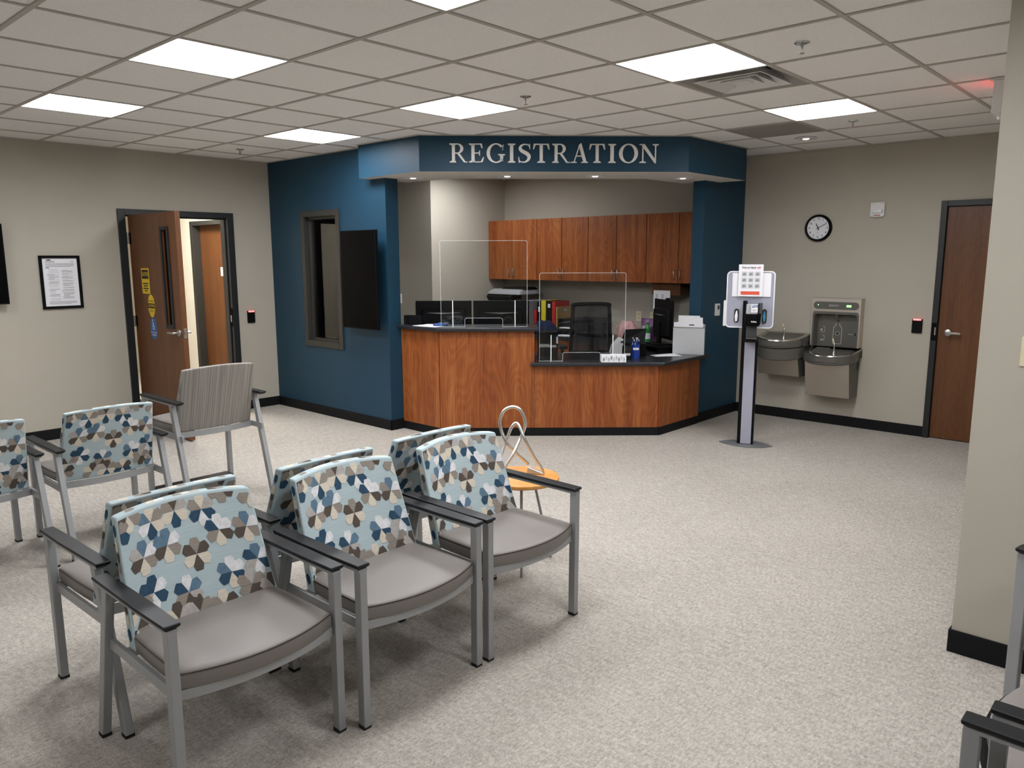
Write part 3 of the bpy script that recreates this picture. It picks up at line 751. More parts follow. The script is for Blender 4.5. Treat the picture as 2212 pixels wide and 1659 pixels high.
        for s in (-1,1):
            fn = lambda a_,b_: tuple(Vector(S(0,s,b_))*(1-a_)+Vector(S(1,s,b_))*a_+Vector((s*.0012,0,0)))
            for b0,ch in ((.08,'N'),(.2,'C'),(.27,'B'),(.36,'T'),(.58,'T'),(.66,'B'),(.74,'C'),(.86,'N')):
                hgt = .085; pts = [(.26,b0+.01),(.55,b0-.02),(.76,b0+.02),(.76,b0+hgt*.7),(.5,b0+hgt),(.26,b0+hgt*.75)]
                quad(fn, pts if s < 0 else pts[::-1], ch)
        ftop = lambda a_,b_: tuple(Vector(S(0,a_,1))*(1-b_)+Vector(S(1,a_,1))*b_+Vector((0,0,.0006)))
        for a0,ch in ((-.82,'T'),(-.5,'C'),(-.38,'W'),(-.1,'T'),(.02,'C'),(.16,'G'),(.42,'B'),(.52,'T'),(.74,'C')):
            quad(ftop, [(a0,.24),(a0+.12,.24),(a0+.15,.5),(a0+.10,.76),(a0+.01,.76)], ch)
    me = bpy.data.meshes.new('backrest'); bm.to_mesh(me); bm.free()
    for m_ in ([MT['aqua']]+[PET[k] for k in keys]) if pattern else [MT['greystripe']]: me.materials.append(m_)
    me.set_sharp_from_angle(angle=math.radians(60))
    o = bpy.data.objects.new('backrest', me); COL.objects.link(o); o.parent = t
    if footrest:
        fm_ = M().box(-hw+.015,hw-.015,fy-.02,fy+.05,.062,.098); ft = obj('footrest', fm_, 'steel', t, bevel=.003)
        obj('footrest_tread', M().box(-hw+.012,hw-.012,fy-.035,fy+.06,.098,.122), 'arm', ft, bevel=.006)
    return t
GC = 'patterned waiting room chairs'
c1 = make_chair('patterned armchair in the front row, nearest the camera, front left leg cut off', .010, group=GC)
c1.location = (-.630,-1.944,0)
for x,y,rz,lab in ((.011,-1.991,.010,'patterned armchair in the middle of the front row of three'),
    (.650,-1.994,-.005,'patterned armchair at the right end of the front row beside the round table'),
    (-.590,-1.41,PI+.03,'patterned armchair facing away, back to back with the nearest front chair'),
    (.048,-1.455,PI+.03,'patterned armchair facing away behind the middle front chair, only its back top showing'),
    (.688,-1.43,PI-.015,'patterned armchair facing away behind the front chair by the round table'),
    (-.816,.437,PI+.03,'patterned armchair seen from behind, cut by the left photo edge'),
    (-.140,.437,PI+.005,'patterned armchair seen from behind, whole back showing, left of the grey chair')): dup(c1, (x,y,0), rz, lab, GC)
g = make_chair('tall grey striped armchair with a footrest, seen from behind before the open door', PI+.01, dz=.155, armz=.774, pattern=False, footrest=True)
g.location = (.576,.53,0)
GR = 'grey chairs at the lower right'
nr = make_chair('grey armchair at the lower right corner, only one black arm and leg in view', PI, pattern=False, boxing='blackm', group=GR)
nr.location = (-.160,-4.385,0)
dup(nr, (.505,-4.425,0), PI, 'grey armchair at the lower right corner with its rounded grey seat showing', GR)
hp = dup(g, (1.184,-4.388,0), PI-.2, 'tall armchair beside the near right wall, one black arm end and leg in view')

# ------------------------------------------------------------------ side table and sculpture
t = thing('side_table', 'small round honey wood side table at the end of the chair rows', 'table', (1.222,-1.71,0))
obj('tabletop', M().lathe([(.0001,.478),(.198,.478),(.204,.482),(.205,.490),(.203,.498),(.198,.5),(.0001,.5)], seg=72), 'maple', t, smooth=40)
for a in (222,342,102):
    a = math.radians(a); obj('leg', M().tube([(.075*math.cos(a),.075*math.sin(a),.478),(.19*math.cos(a),.19*math.sin(a),.003)], .0075, 14), 'steel', t, smooth=60)
obj('mounting_plate', M().cyl((0,0),.09,.472,.479,28), 'steel', t)
t = thing('loop_sculpture', 'looped silver tube sculpture standing on the round side table', 'sculpture', (1.222,-1.71,.5), math.atan2(-.736,.677))
def cr(pts, sub=8):
    o = []; P_ = [Vector(p) for p in pts]
    for i in range(len(P_)-1):
        p0,p1,p2,p3 = P_[max(i-1,0)],P_[i],P_[i+1],P_[min(i+2,len(P_)-1)]
        for k in range(sub):
            t_ = k/sub; o.append(.5*((2*p1)+(p2-p0)*t_+(2*p0-5*p1+4*p2-p3)*t_*t_+(3*p1-p0-3*p2+p3)*t_**3))
    o.append(P_[-1]); return o
def sk(x, y, d): return ((x-510)/2449, d, max(.008,(996-y)/2449))
loop = [sk(130,975,-.03),sk(200,822,-.02),sk(300,562,.012),sk(372,365,.016),sk(440,292,.016),sk(495,350,.0),sk(560,500,-.02),sk(680,745,.0),sk(775,905,.018),(.118,.02,.009)]
sc1 = M().tube(cr(loop), .0085, 16)
loop2 = [sk(215,975,-.06),sk(270,885,-.05),sk(400,680,-.03),sk(498,490,.016),sk(548,370,.014),sk(562,255,.0),sk(500,112,0),sk(400,66,0),sk(288,112,0),sk(230,240,0),sk(245,375,0),sk(310,525,-.010),sk(420,672,.010),sk(540,795,.03),sk(600,868,.05)]
sc1.tube(cr(loop2), .0085, 16)
obj('loop_tube', sc1, 'silver', t, smooth=60)
obj('foot_plate', M().loft([[(.028,.045,.002),(.05,.075,.002),(.128,.034,.002),(.118,.008,.002)],[(.034,.047,.034),(.05,.068,.036),(.126,.03,.012),(.117,.012,.012)]]), 'silver', t, bevel=.003)
# ------------------------------------------------------------------ registration lettering
def strip(outer, inner): return [[outer[i],outer[i+1],inner[i+1],inner[i]] for i in range(len(outer)-1)]
def ringp(cx, cy, rx, ry, tx, ty, a0, a1, n=24, dx=0):
    # bowl with thick sides (tx) and thin top/bottom (ty)
    o = [(cx+rx*math.cos(a), cy+ry*math.sin(a)) for a in [math.radians(a0+(a1-a0)*k/n) for k in range(n+1)]]
    i = [(cx+dx+(rx-tx)*math.cos(a), cy+(ry-ty)*math.sin(a)) for a in [math.radians(a0+(a1-a0)*k/n) for k in range(n+1)]]
    return strip(o, i)
def serif(x0, x1, y, up, stem0, stem1, th=.045, br=.06):
    s = 1 if up else -1
    return [[(x0,y),(x1,y),(x1,y+s*th),(stem1,y+s*(th+br)),(stem0,y+s*(th+br)),(x0,y+s*th)]]
def stem(x, w_=.165, l=.10, r_=.10): return [rect(x,x+w_,.05,.95)]+serif(x-l,x+w_+r_,0,True,x,x+w_)+serif(x-l,x+w_+r_,1,False,x,x+w_)
def g_I(): return stem(.19,.165,.10,.10)
def g_R():
    p = stem(.15,.165,.13,.06)
    p += [rect(.3,.46,.945,1.0), rect(.3,.46,.47,.525)]
    p += ringp(.44,.735,.33,.265,.17,.055,-90,90)
    p += [[(.40,.50),(.56,.50),(.88,.045),(1.0,.045),(1.0,0),(.80,0)], ]
    return p
def g_E():
    p = stem(.14,.165,.12,.05)
    p += [rect(.14,.70,0,.055), rect(.14,.68,.945,1), rect(.3,.55,.475,.53)]
    p += [[(.70,0),(.78,.28),(.735,.29),(.62,.055),(.55,0)], [(.68,1),(.71,.76),(.665,.755),(.58,.945),(.52,1)], [(.55,.36),(.585,.36),(.585,.64),(.55,.64),(.51,.53),(.51,.475)]]
    return p
def g_T():
    p = [rect(.345,.51,.05,1)]+serif(.22,.635,0,True,.345,.51)
    p += [rect(.04,.815,.94,1.0), [(.04,1.0),(.0,.70),(.045,.695),(.14,.94)], [(.815,1.0),(.855,.70),(.81,.695),(.715,.94)]]
    return p
def g_A():
    p = [[(.43,.93),(.55,1.03),(.58,1.03),(.865,.05),(.69,.05)], [(.16,.05),(.225,.05),(.50,.90),(.47,.98)], rect(.28,.66,.33,.385)]
    p += serif(0,.33,0,True,.155,.225,.045,.02)+serif(.58,.95,0,True,.69,.865,.045,.02); return p
def g_O(): return ringp(.52,.5,.50,.515,.19,.06,0,360,48)
def g_G():
    p = ringp(.52,.5,.50,.515,.18,.06,42,318,40)
    p += [[(.89,.84),(.845,.66),(.885,.655),(.925,.97),(.88,.93)]]
    p += [rect(.735,.90,.08,.42)]+[[(.63,.45),(1.0,.45),(1.0,.405),(.90,.36),(.735,.36),(.63,.405)]]+[[(.735,.20),(.90,.20),(.90,.09),(.80,.06),(.735,.06)]]
    return p
def g_S():
    c = [(.60,.80),(.52,.93),(.36,.965),(.20,.90),(.14,.76),(.20,.64),(.34,.55),(.48,.46),(.56,.34),(.54,.18),(.42,.06),(.27,.03),(.13,.07),(.06,.22)]
    w_ = [.03,.05,.055,.10,.15,.17,.185,.185,.17,.14,.085,.055,.05,.03]
    cc = cr([(x,y,0) for x,y in c],5); n = len(cc); o = []; i_ = []
    for k in range(n):
        d = (cc[min(k+1,n-1)]-cc[max(k-1,0)]).normalized(); nn = Vector((-d.y,d.x,0)); q = k/(n-1)*(len(w_)-1); a = int(min(q,len(w_)-2)); ww = w_[a]+(w_[a+1]-w_[a])*(q-a)
        o.append(tuple((cc[k]+nn*ww/2)[:2])); i_.append(tuple((cc[k]-nn*ww/2)[:2]))
    return strip(o, i_)+[[(.56,.99),(.605,1.0),(.625,.72),(.58,.72)], [(.045,.30),(.09,.30),(.12,.0),(.07,-.01)]]
def g_N():
    p = [rect(.15,.215,.05,.95), rect(.83,.895,.0,.95), [(.10,1),(.27,1),(.895,.12),(.895,-.02),(.84,-.02),(.15,.88)]]
    p += serif(0,.36,0,True,.15,.215)+serif(.70,1.03,1,False,.83,.895)+[[(0,1),(.25,1),(.25,.955),(.10,.955),(0,.955)]]
    return p
GL = dict(R=g_R,E=g_E,G=g_G,I=g_I,S=g_S,T=g_T,A=g_A,O=g_O,N=g_N)
hv = Vector((4.37-2.72,-.85-.81,0)); hl = hv.length; hv /= hl
t = thing('registration_sign', 'raised off white REGISTRATION lettering on the dark blue header', 'sign', (2.72,.81,2.4735), math.atan2(hv.y,hv.x))
XS = [528,633,728,843,899,979,1084,1184,1285,1389,1448,1560]; XE = [626,714,828,884,967,1069,1180,1279,1372,1431,1552,1665]
GW = dict(R=(.02,1.0),E=(.02,.78),G=(.02,1.0),I=(.09,.455),S=(.045,.645),T=(0,.855),A=(0,.95),O=(.02,1.02),N=(0,1.03))
CAP = .1585
for k, ch in enumerate('REGISTRATION'):
    s0 = .2615+(XS[k]-528)/(1667-528)*1.812; s1 = .2615+(XE[k]-528)/(1667-528)*1.812; g0,g1 = GW[ch]
    m = M()
    for poly in GL[ch](): m.prism([(s0+(x-g0)/(g1-g0)*(s1-s0), y*CAP) for x,y in poly], -.0005, -.014, axis='y')
    obj('letter', m, 'letters', t)

# ------------------------------------------------------------------ reception desk
UZ, LZ = 1.03, .705
t = thing('tall_desk', 'tall cherry wood front of the reception desk on the left', 'desk', (0,0,0))
obj('side_panel', M().box(3.0,3.02,.918,1.448,.078,UZ-.037), 'cherry', t)
def dpanel(name, s0, s1, z0, z1, m, parent, off=0, th=.02):
    # panel lying along the diagonal, own origin so that its grain runs upright
    o = obj(name, M().box(s0,s1,off,off+th,z0,z1), m, parent); o.location = (D0.x,D0.y,0); o.rotation_euler = (0,0,DROT); return o
dpanel('front_panel', .005, .862, .078, UZ-.037, 'cherry', t)
dpanel('end_panel', .864, .886, .078, UZ-.037, 'cherry', t, 0, .34)
dpanel('toe_kick', -.003, .886, 0, .078, 'base', t, -.004); obj('toe_kick', M().box(2.997,3.02,.909,1.448,0,.078), 'base', t)
t = thing('low_desk', 'lower cherry wood front of the reception desk on the right', 'desk', (0,0,0))
dpanel('front_panel', .889, 2.052, .078, LZ-.037, 'cherry', t)
obj('side_panel', M().box(4.412,5.145,-.603,-.583,.078,LZ-.037), 'cherry', t)
dpanel('toe_kick', .887, 2.062, 0, .078, 'base', t, -.004); obj('toe_kick', M().box(4.41,5.13,-.607,-.585,0,.078), 'base', t)
obj('leg_panel', M().box(4.58,4.60,-.55,.18,0,LZ-.037), 'cherry', t)
t = thing('upper_countertop', 'black countertop on the tall desk with bullnose edge', 'countertop', (0,0,0))
up = [(2.945,1.446),(2.945,.887),dg2(.925,-.055),dg2(.925,.34),(3.27,1.12),(3.27,1.446)]
obj('slab', M().prism(up, UZ-.036, UZ), 'counter', t, bevel=.012, seg=4)
t = thing('lower_countertop', 'black countertop on the low desk below the acrylic shield', 'countertop', (0,0,0))
lo = [dg2(.85,-.06),(4.383,-.665),(5.24,-.665),(5.22,-.605),(5.135,-.605),(5.135,-.455),(5.35,-.455),(5.35,.35),(4.48,.35),dg2(.89,.70),dg2(.89,.36),dg2(.85,-.001)]
lo = [dg2(.85,-.06),(4.383,-.665),(5.24,-.665),(5.22,-.605),(5.135,-.605),(5.135,-.45),(5.35,-.45),(5.35,.22),(4.60,.22),dg2(.889,.70),dg2(.889,-.002),dg2(.85,-.002)]
obj('slab', M().prism(lo, LZ-.036, LZ), 'counter', t, bevel=.011, seg=4)
t = thing('inner_worksurface', 'dark desk surface hidden behind the tall counter and the window', 'countertop', (0,0,0))
iw_ = [(3.003,3.05),(3.003,1.44),(3.03,1.43),(3.03,.955),dg2(.85,.035),dg2(.85,.75),(3.68,1.75),(3.68,3.05)]
obj('slab', M().prism(iw_, .70, .735), 'counter', t, bevel=.004)
obj('leg_panel', M().box(3.02,3.62,2.98,3.0,0,.70).box(3.6,3.62,1.8,2.98,0,.70), 'cherry', t)
# rear counter along the cabinet wall
t = thing('rear_worktop', 'dark worktop along the back office wall under the cabinets', 'countertop', (0,0,0))
obj('slab', M().box(5.35,5.998,-.2,2.866,.695,.733), 'counter', t, bevel=.005)
for k in range(3):
    y1 = 2.86-.95*k; t = thing('base_cabinet', ['wood base cabinet under the printer end of the rear worktop','wood base cabinet under the binders behind the desk chair','wood base cabinet under the pink bag end of the rear worktop'][k], 'cabinet', (5.38,y1,0), RW, 'base cabinets')
    obj('body', M().box(0,.94,.02,.60,.08,.694), 'cherry', t)
    for a in (0,1):
        o = obj('door', M().box(.005+a*.47,.465+a*.47,0,.019,.1,.69), 'cherry', t)
# wall cabinets
cl = ['wall cabinet at the left end above the grey printer','wall cabinet second from the left, above the binders','wall cabinet third from the left, above the office chair','wall cabinet at the right end, partly behind the blue post']
ye = [2.862,2.011,1.211,.399,-.42]
def handle(parent, x, z):
    o = obj('handle', M().tube([(x,-.001,z-.05),(x,-.022,z-.05),(x,-.030,z-.035),(x,-.030,z+.035),(x,-.022,z+.05),(x,-.001,z+.05)], .005, 10), 'nickel', parent, smooth=60)
for k in range(4):
    wdt = ye[k]-ye[k+1]
    t = thing('wall_cabinet', cl[k], 'cabinet', (5.67,ye[k],0), RW, 'cherry wall cabinets')
    obj('body', M().box(.001,wdt-.001,.02,.329,1.388,2.142), 'cherry', t)
    for a in (0,1):
        x0, x1 = a*wdt/2+.004, (a+1)*wdt/2-.004
        d_ = obj('door', M().box(x0,x1,0,.019,1.386,2.143), 'cherry', t, bevel=.0015)
        handle(d_, x1-.032 if a == 0 else x0+.032, 1.475)
tag(obj('wood_valance', M().box(0,.36,0,.23,1.25,1.383), 'door'), 'small wood box fixed under the right wall cabinet', 'shelf', None, (5.75,.36,0), RW)
# acrylic shields
def shield(label, s0, z0, w_, h_):
    t = thing('acrylic_shield', label, 'shield', dg(s0,.05,z0), DROT, 'clear acrylic counter shields')
    a0, a1 = w_*.275, w_*.715; hz = .082
    out = [(0,0),(a0,0)]+[(a0,hz-.02)]+[(a0+.02-.02*math.cos(k*PI/8), hz-.02+.02*math.sin(k*PI/8)) for k in range(1,5)]+[(a1-.02+.02*math.sin(k*PI/8), hz-.02+.02*math.cos(k*PI/8)) for k in range(0,5)]+[(a1,0),(w_,0),(w_,h_-.012),(w_-.012,h_),(.012,h_),(0,h_-.012)]
    m = M().prism(out, 0, .008, axis='y'); n = len(out)
    obj('sheet', M_split(m, n), ['acry','acryedge'], t)
    pe = M(); e_ = .0035; ys = -.0006  # pale strips round the outline paint in the bright edge glow
    for a_, b_ in zip(out, out[1:]+out[:1]):
        q = Vector((b_[0]-a_[0],0,b_[1]-a_[1])); ln = q.length
        if ln > 1e-4: pe.bar((a_[0],ys,max(a_[1],.0019)),(b_[0],ys,max(b_[1],.0019)),e_,.001,(0,1,0))
    obj('edge_glow_strip', pe, 'acryglow', t)
    for x in (w_*.137, w_*.86):
        ft = M(); tri = [(-.004,0),(.10,0),(.010,.245),(-.004,.245)]
        ft.prism(tri, x-.004, x+.004, axis='x'); obj('foot', M_split(ft, 4), ['acry','acryedge'], t)
def M_split(m, n):
    # faces clear, cut edges coloured white for the light they would catch
    m.m = [0,0]+[1]*n; return m
shield('large clear acrylic shield standing on the tall counter', .02, UZ, .80, .79)
shield('smaller clear acrylic shield standing on the low counter', .935, LZ, .80, .82)
# ------------------------------------------------------------------ on the counters
def monitor(label, loc, rz, w_=.56, h_=.335, zc=1.075, zb=.735, tilt=0):
    t = thing('computer_monitor', label, 'monitor', (loc[0],loc[1],zb), rz, 'computer monitors'); z0 = zc-zb
    m = M().box(-w_/2,w_/2,0,.022,z0-h_/2,z0+h_/2)
    obj('monitor_shell', m, 'black', t, bevel=.004)
    bk = M().loft([[(x,0,z0-.045+z) for x,z in rrect(-w_*.40,w_*.40,-h_*.33,h_*.40,.02)],[(x*.93,-.035,z0-.045+z*.9) for x,z in rrect(-w_*.40,w_*.40,-h_*.33,h_*.40,.02)]])
    obj('back_housing', bk, 'black', t, smooth=40)
    n = 12; sm = M()
    for k in range(n):
        a, b = -1+2*k/n, -1+2*(k+1)/n; fz = lambda q: z0+.035+.0*q
        hh = lambda q: .012*(1-abs(q))+.001
        sm.faces([(a*w_*.30,-.0362,z0+.05-hh(a)),(b*w_*.30,-.0362,z0+.05-hh(b)),(b*w_*.30,-.0362,z0+.05),(a*w_*.30,-.0362,z0+.05)], [(0,1,2,3)])
    obj('trim_strip', sm, 'nickel', t)
    obj('display_panel', M().box(-w_/2+.01,w_/2-.01,.0215,.0235,z0-h_/2+.012,z0+h_/2-.01), 'screen', t)
    obj('stand_neck', M().box(-.035,.035,-.05,-.02,.01,z0-.02), 'black', t); obj('stand_base', M().prism(rrect(-.12,.12,-.13,.07,.02), 0, .012), 'black', t)
    return t
monitor('black computer monitor seen from behind, left of the pair on the tall desk', dg(.0,.62), DROT+.07)
monitor('black computer monitor seen from behind, right of the pair on the tall desk', dg(.575,.62), DROT-.04)
m3 = monitor('black computer monitor seen from behind on the low desk beside the blue post', (5.16,-.15,0), RW-.62, .46, .40, 1.035, LZ+.068)
obj('webcam', M().box(.10,.13,-.02,.02,.461,.483), 'blackm', m3, bevel=.004)
t = thing('desk_riser', 'black desk riser under the monitor by the blue post', 'stand', (5.10,-.13,LZ), RW-.5)
obj('shelf', M().box(-.24,.22,-.12,.14,.055,.067), 'black', t)
for x in (-.2,.18): obj('leg', M().box(x-.012,x+.012,-.1,.12,0,.055), 'black', t)
tag(obj('marker_pen', M().tube([(0,0,.006),(.09,.02,.016)], .005, 10), 'ivory'), 'pale marker pen lying on the black desk riser', 'pen', None, (4.965,-.03,LZ+.067), .3)
tag(obj('highlighter_pen', M().tube([(0,0,.006),(.05,-.03,.006)], .006, 10), 'bluep'), 'blue highlighter pen lying on the black desk riser', 'pen', None, (5.01,-.16,LZ+.067), .2)
# letter rack
t = thing('letter_rack', 'stepped black letter rack on the tall counter beside the blue post', 'rack', (3.06,1.30,UZ), RW+.3)
for k in range(5): obj('divider', M().box(-.07+.004*k,.075,-.02+k*.03,-.014+k*.03,0,.075-.011*(4-k) if False else .045+.012*(4-k)), 'blackm', t)
obj('rack_base', M().box(-.08,.08,-.03,.115,0,.008), 'blackm', t); obj('caddy_cup', M().lathe([(.0001,0),(.035,0),(.036,.085),(.031,.085),(.031,.008),(.0001,.008)], c=(-.115,.03,0), seg=24), 'blackm', t, smooth=40)
tag(obj('paper_sheet', M().box(-.14,.14,-.105,.105,0,.004), 'paper'), 'white paper stack lying on the tall counter', 'paper', None, (3.07,1.09,UZ), RW+.12)
t = thing('binder_clip', 'blue pen and clip lying on the white paper on the tall counter', 'clip', (3.09,.98,UZ+.004), DROT+.2)
obj('clip_body', M().tube([(-.07,0,.012),(.07,0,.012)], .011, 14), 'bluep', t, smooth=60); obj('clip_tip', M().tube([(.045,.02,.022),(.075,.03,.03)], .008, 12), 'chrome', t, smooth=60); obj('clip_jaw', M().box(-.02,.035,-.018,.02,.0,.03), 'signblue', t, bevel=.004)
# box organiser at the desk step
t = thing('desk_organiser', 'black box with grey label strips beside the tall desk end', 'box', dg(.935,.20,LZ), DROT)
obj('organiser_body', M().box(0,.185,0,.22,0,.255), 'blackm', t, bevel=.003)
obj('label_strip', M().box(.005,.10,-.003,0,.115,.145), 'greyprint', t); obj('label_strip', M().box(.10,.17,-.003,0,.113,.135), 'greyprint', t)
obj('paper_tab', M().box(.168,.184,-.004,-.001,.15,.215), 'paper', t)
# tissue box
t = thing('tissue_box', 'white tissue box with grey leaf print on the low counter', 'tissue box', dg(1.508,-.056,LZ), DROT)
tb = obj('carton', M().box(0,.228,0,.098,0,.068), 'paper', t, bevel=.002)
random.seed(5)
shp = []
for k in range(9):
    cx, cz = .02+.0235*k, .034+(.008 if k%2 else -.006); ww, hh = .011, .026
    shp.append(([(cx,cz-hh),(cx+ww,cz),(cx,cz+hh),(cx-ww,cz)], 'papergrey' if k%3 == 0 else ('mesh' if k%3 == 1 else 'aqua')))
printplane(tb, shp, -.0006)
obj('tissue', M().loft([[(.08,.05,.066),(.15,.05,.066),(.15,.065,.066),(.08,.065,.066)],[(.09,.045,.074),(.14,.05,.078),(.135,.068,.073),(.095,.066,.076)]]), 'paper', t)
def cup(name, label, loc, rad, h_, m):
    t = thing(name, label, 'cup', loc, 0, None)
    obj('cup_wall', M().lathe([(.0001,0),(rad,0),(rad,h_),(rad-.003,h_),(rad-.003,.006),(.0001,.006)], seg=32), m, t, smooth=40); return t
k1 = cup('pen_cup', 'empty clear plastic cup with a white label on the low counter', dg(1.778,.19,LZ), .045, .125, 'clearp')
o = obj('label', M().box(-.028,.028,-.002,0,-.011,.011), 'paper', k1); p = Vector(DN)*-.047; o.location = (p.x,p.y,.05); o.rotation_euler = (0,0,DROT)
k2 = cup('pen_cup', 'blue plastic cup full of blue and white pens on the low counter', dg(1.868,.25,LZ), .043, .135, 'bluep')
o = obj('label', M().box(-.028,.028,-.002,0,-.011,.011), 'paper', k2); p = Vector(DN)*-.0455; o.location = (p.x,p.y,.095); o.rotation_euler = (0,0,DROT)
for k in range(13):
    a = k*2.4; q = .030*math.sqrt((k+.5)/13)
    pm = M().tube([(q*.7*math.cos(a),q*.7*math.sin(a),.008),(q*1.25*math.cos(a),q*1.25*math.sin(a),.150+.016*(k%3))], .0036, 8, 0); 
    b = M(); b.tube([(q*1.25*math.cos(a),q*1.25*math.sin(a),.150+.016*(k%3)),(q*1.29*math.cos(a),q*1.29*math.sin(a),.166+.016*(k%3))], .0036, 8)
    pp = dg(1.868,.25,LZ); t = thing('ballpoint_pen', 'blue and white pen standing in the blue cup on the low counter', 'pen', pp, 0, 'pens in the blue cup')
    obj('barrel', pm, 'white' if k%3 == 0 else 'bluep', t); obj('cap', b, 'paper' if k%3 else 'signblue', t)
# document scanner
t = thing('document_scanner', 'white document scanner with open black tray on the low counter', 'scanner', dg(1.66,.42,LZ), DROT)
pr = [(0,.02),(.02,.10),(.09,.175),(.12,.17),(.12,0),(.03,0)]
obj('scanner_body', M().prism(pr, 0, .16, axis='y'), 'white', t, bevel=.006)
obj('paper_tray', M().faces([(.09,-.01,.135),(.33,.02,.115),(.36,.09,.262),(.145,.08,.255),(.09,-.001,.130),(.33,.029,.110),(.36,.099,.257),(.145,.089,.250)], [(0,1,2,3),(7,6,5,4),(0,4,5,1),(1,5,6,2),(2,6,7,3),(3,7,4,0)]), 'black', t)
obj('feeder_base', M().box(.12,.35,.0,.16,0,.11), 'blackm', t, bevel=.004)
# papers and file box on the low counter
tag(obj('paper_sheet', M().prism([(4.784-.04,-.27),(5.03,-.372),(4.90,-.54),(4.69,-.37)], LZ, LZ+.002), 'paper'), 'white paper sheet lying on the low counter before the file box', 'paper')
t = thing('file_box', 'grey wire mesh file box stuffed with white papers on the low counter', 'file box', (5.075,-.51,LZ), math.atan2(-.275,.12))
m = M().box(-.155,.155,-.03,-.028,0,.27).box(-.155,-.153,-.03,.026,0,.275).box(.153,.155,-.03,.026,0,.30).box(-.155,.155,.024,.026,0,.30).box(-.155,.155,-.03,.026,0,.003)
obj('mesh_basket', m, 'mesh', t); obj('rim_wire', M().box(-.157,.157,-.033,-.028,.265,.273).box(-.157,-.150,-.033,.028,.268,.278).box(.150,.157,-.033,.028,.268,.278), 'nickel', t)
bp = [(5.075,-.51)]
import itertools
for k,(x0,x1,y,z1,tl,lab) in enumerate([(-.11,.10,.016,.385,.0,'white paper standing tallest at the back of the file box'),(-.07,.135,.006,.365,.03,'white paper second from the back in the file box'),
    (-.13,.11,-.006,.335,.14,'white envelope with dark print leaning left in the file box'),(-.10,.13,-.017,.32,-.05,'white envelope with dark print at the front of the file box')]):
    c, s = math.cos(tl), math.sin(tl); pts = [(x0,.006),(x1,.006),(x1,z1),(x0,z1)]; pts = [(x*c-(z-.15)*s, .15+x*s+(z-.15)*c) for x,z in pts]; pts = [(x,max(.005,z)) for x,z in pts]
    o = obj('envelope' if k > 1 else 'paper_sheet', M().prism(pts, y, y+.0015, axis='y'), 'paper'); tag(o, lab, 'paper', 'papers in the file box', (5.075,-.51,LZ), math.atan2(-.275,.12))
    if k > 1: printplane(o, [(rect(x0+.10,x0+.15,z1-.03,z1-.02),'ink')], y-.0006)
# ------------------------------------------------------------------ rear worktop things
RZ = .733
t = thing('printer', 'grey multifunction printer on the rear worktop under the left cabinets', 'printer', (5.44,2.66,RZ), RW)
obj('printer_body', M().box(.20,.60,.04,.46,0,.40), 'printer', t, bevel=.012); obj('paper_cassette', M().box(.21,.54,.03,.05,.02,.15), 'darkgrey', t, bevel=.004)
obj('control_panel', M().loft([[(-.01,.02,.47),(.43,.02,.47),(.43,.2,.47),(-.01,.2,.47)],[(-.005,-.02,.44),(.42,-.02,.44),(.42,.2,.44),(-.005,.2,.44)],[(.01,.0,.385),(.41,.0,.385),(.41,.2,.385),(.01,.2,.385)]]), 'black', t, bevel=.005)
obj('key', M().box(.19,.23,-.013,.0,.425,.437), 'paper', t)
obj('scanner_lid', M().loft([[(x,y,.472) for x,y in rrect(-.015,.555,.0,.46,.04)],[(x,y,.50) for x,y in rrect(-.01,.55,.01,.455,.04)],[(x,y,.535) for x,y in rrect(.03,.53,.06,.42,.04)]]), 'printer', t, smooth=40)
obj('document_feeder', M().loft([[(x,y,.53) for x,y in rrect(.16,.54,.08,.40,.03)],[(x,y,.56) for x,y in rrect(.18,.50,.1,.38,.03)]]), 'black', t, smooth=40)
t = thing('file_rack', 'black rack holding the coloured binders on the rear worktop', 'rack', (5.68,2.055,RZ), RW)
obj('rack_base', M().box(0,.37,-.02,.30,0,.095), 'blackm', t)
for x in (.0,.11,.20,.28,.366): obj('rack_divider', M().prism([(0,.095),(.28,.095),(.28,.30),(.2,.28),(.1,.2),(0,.13)], x, x+.004, axis='x'), 'blackm', t)
for (y1, wd_, h_, m_, lab, label) in ((2.10,.045,.175,'red',0,'short red binder at the left end of the row in the black rack'),(2.048,.06,.285,'blackm',1,'black binder with a white label beside the short red one'),
    (1.982,.078,.305,'yellow',0,'yellow binder standing in the black rack'),(1.898,.085,.300,'blackm',2,'black binder with white labels between the yellow and red ones'),(1.806,.058,.298,'red',0,'tall red binder at the right end of the row in the black rack')):
    t = thing('binder', label, 'binder', (5.665,y1-.05,RZ+.096), RW, 'binders on the rear worktop')
    obj('cover', M().box(0,wd_-.006,0,.004,0,h_).box(0,.004,.004,.28,0,h_).box(wd_-.010,wd_-.006,.004,.28,0,h_), m_, t)
    obj('pages', M().box(.005,wd_-.012,.02,.27,.008,h_-.012), 'paper' if m_ != 'blackm' else 'darkgrey', t)
    if lab: obj('spine_label', M().box(wd_*.3,wd_*.75,-.001,.001,h_*.55 if lab == 1 else h_*.72,h_*.78 if lab == 1 else h_*.88), 'paper', t)
t = thing('clipboard', 'tan hardboard clipboard standing upright beside the letter trays', 'clipboard', (5.62,1.655,RZ), RW)
obj('board', M().prism(rrect(.0,.27,0,.33,.02), 0, .022, axis='x'), 'tan', t); obj('clip', M().box(.022,.034,.09,.18,.27,.31), 'chrome', t, bevel=.004)
t = thing('letter_tray', 'stack of black letter trays with paper on the rear worktop', 'tray', (5.60,1.60,RZ), RW)
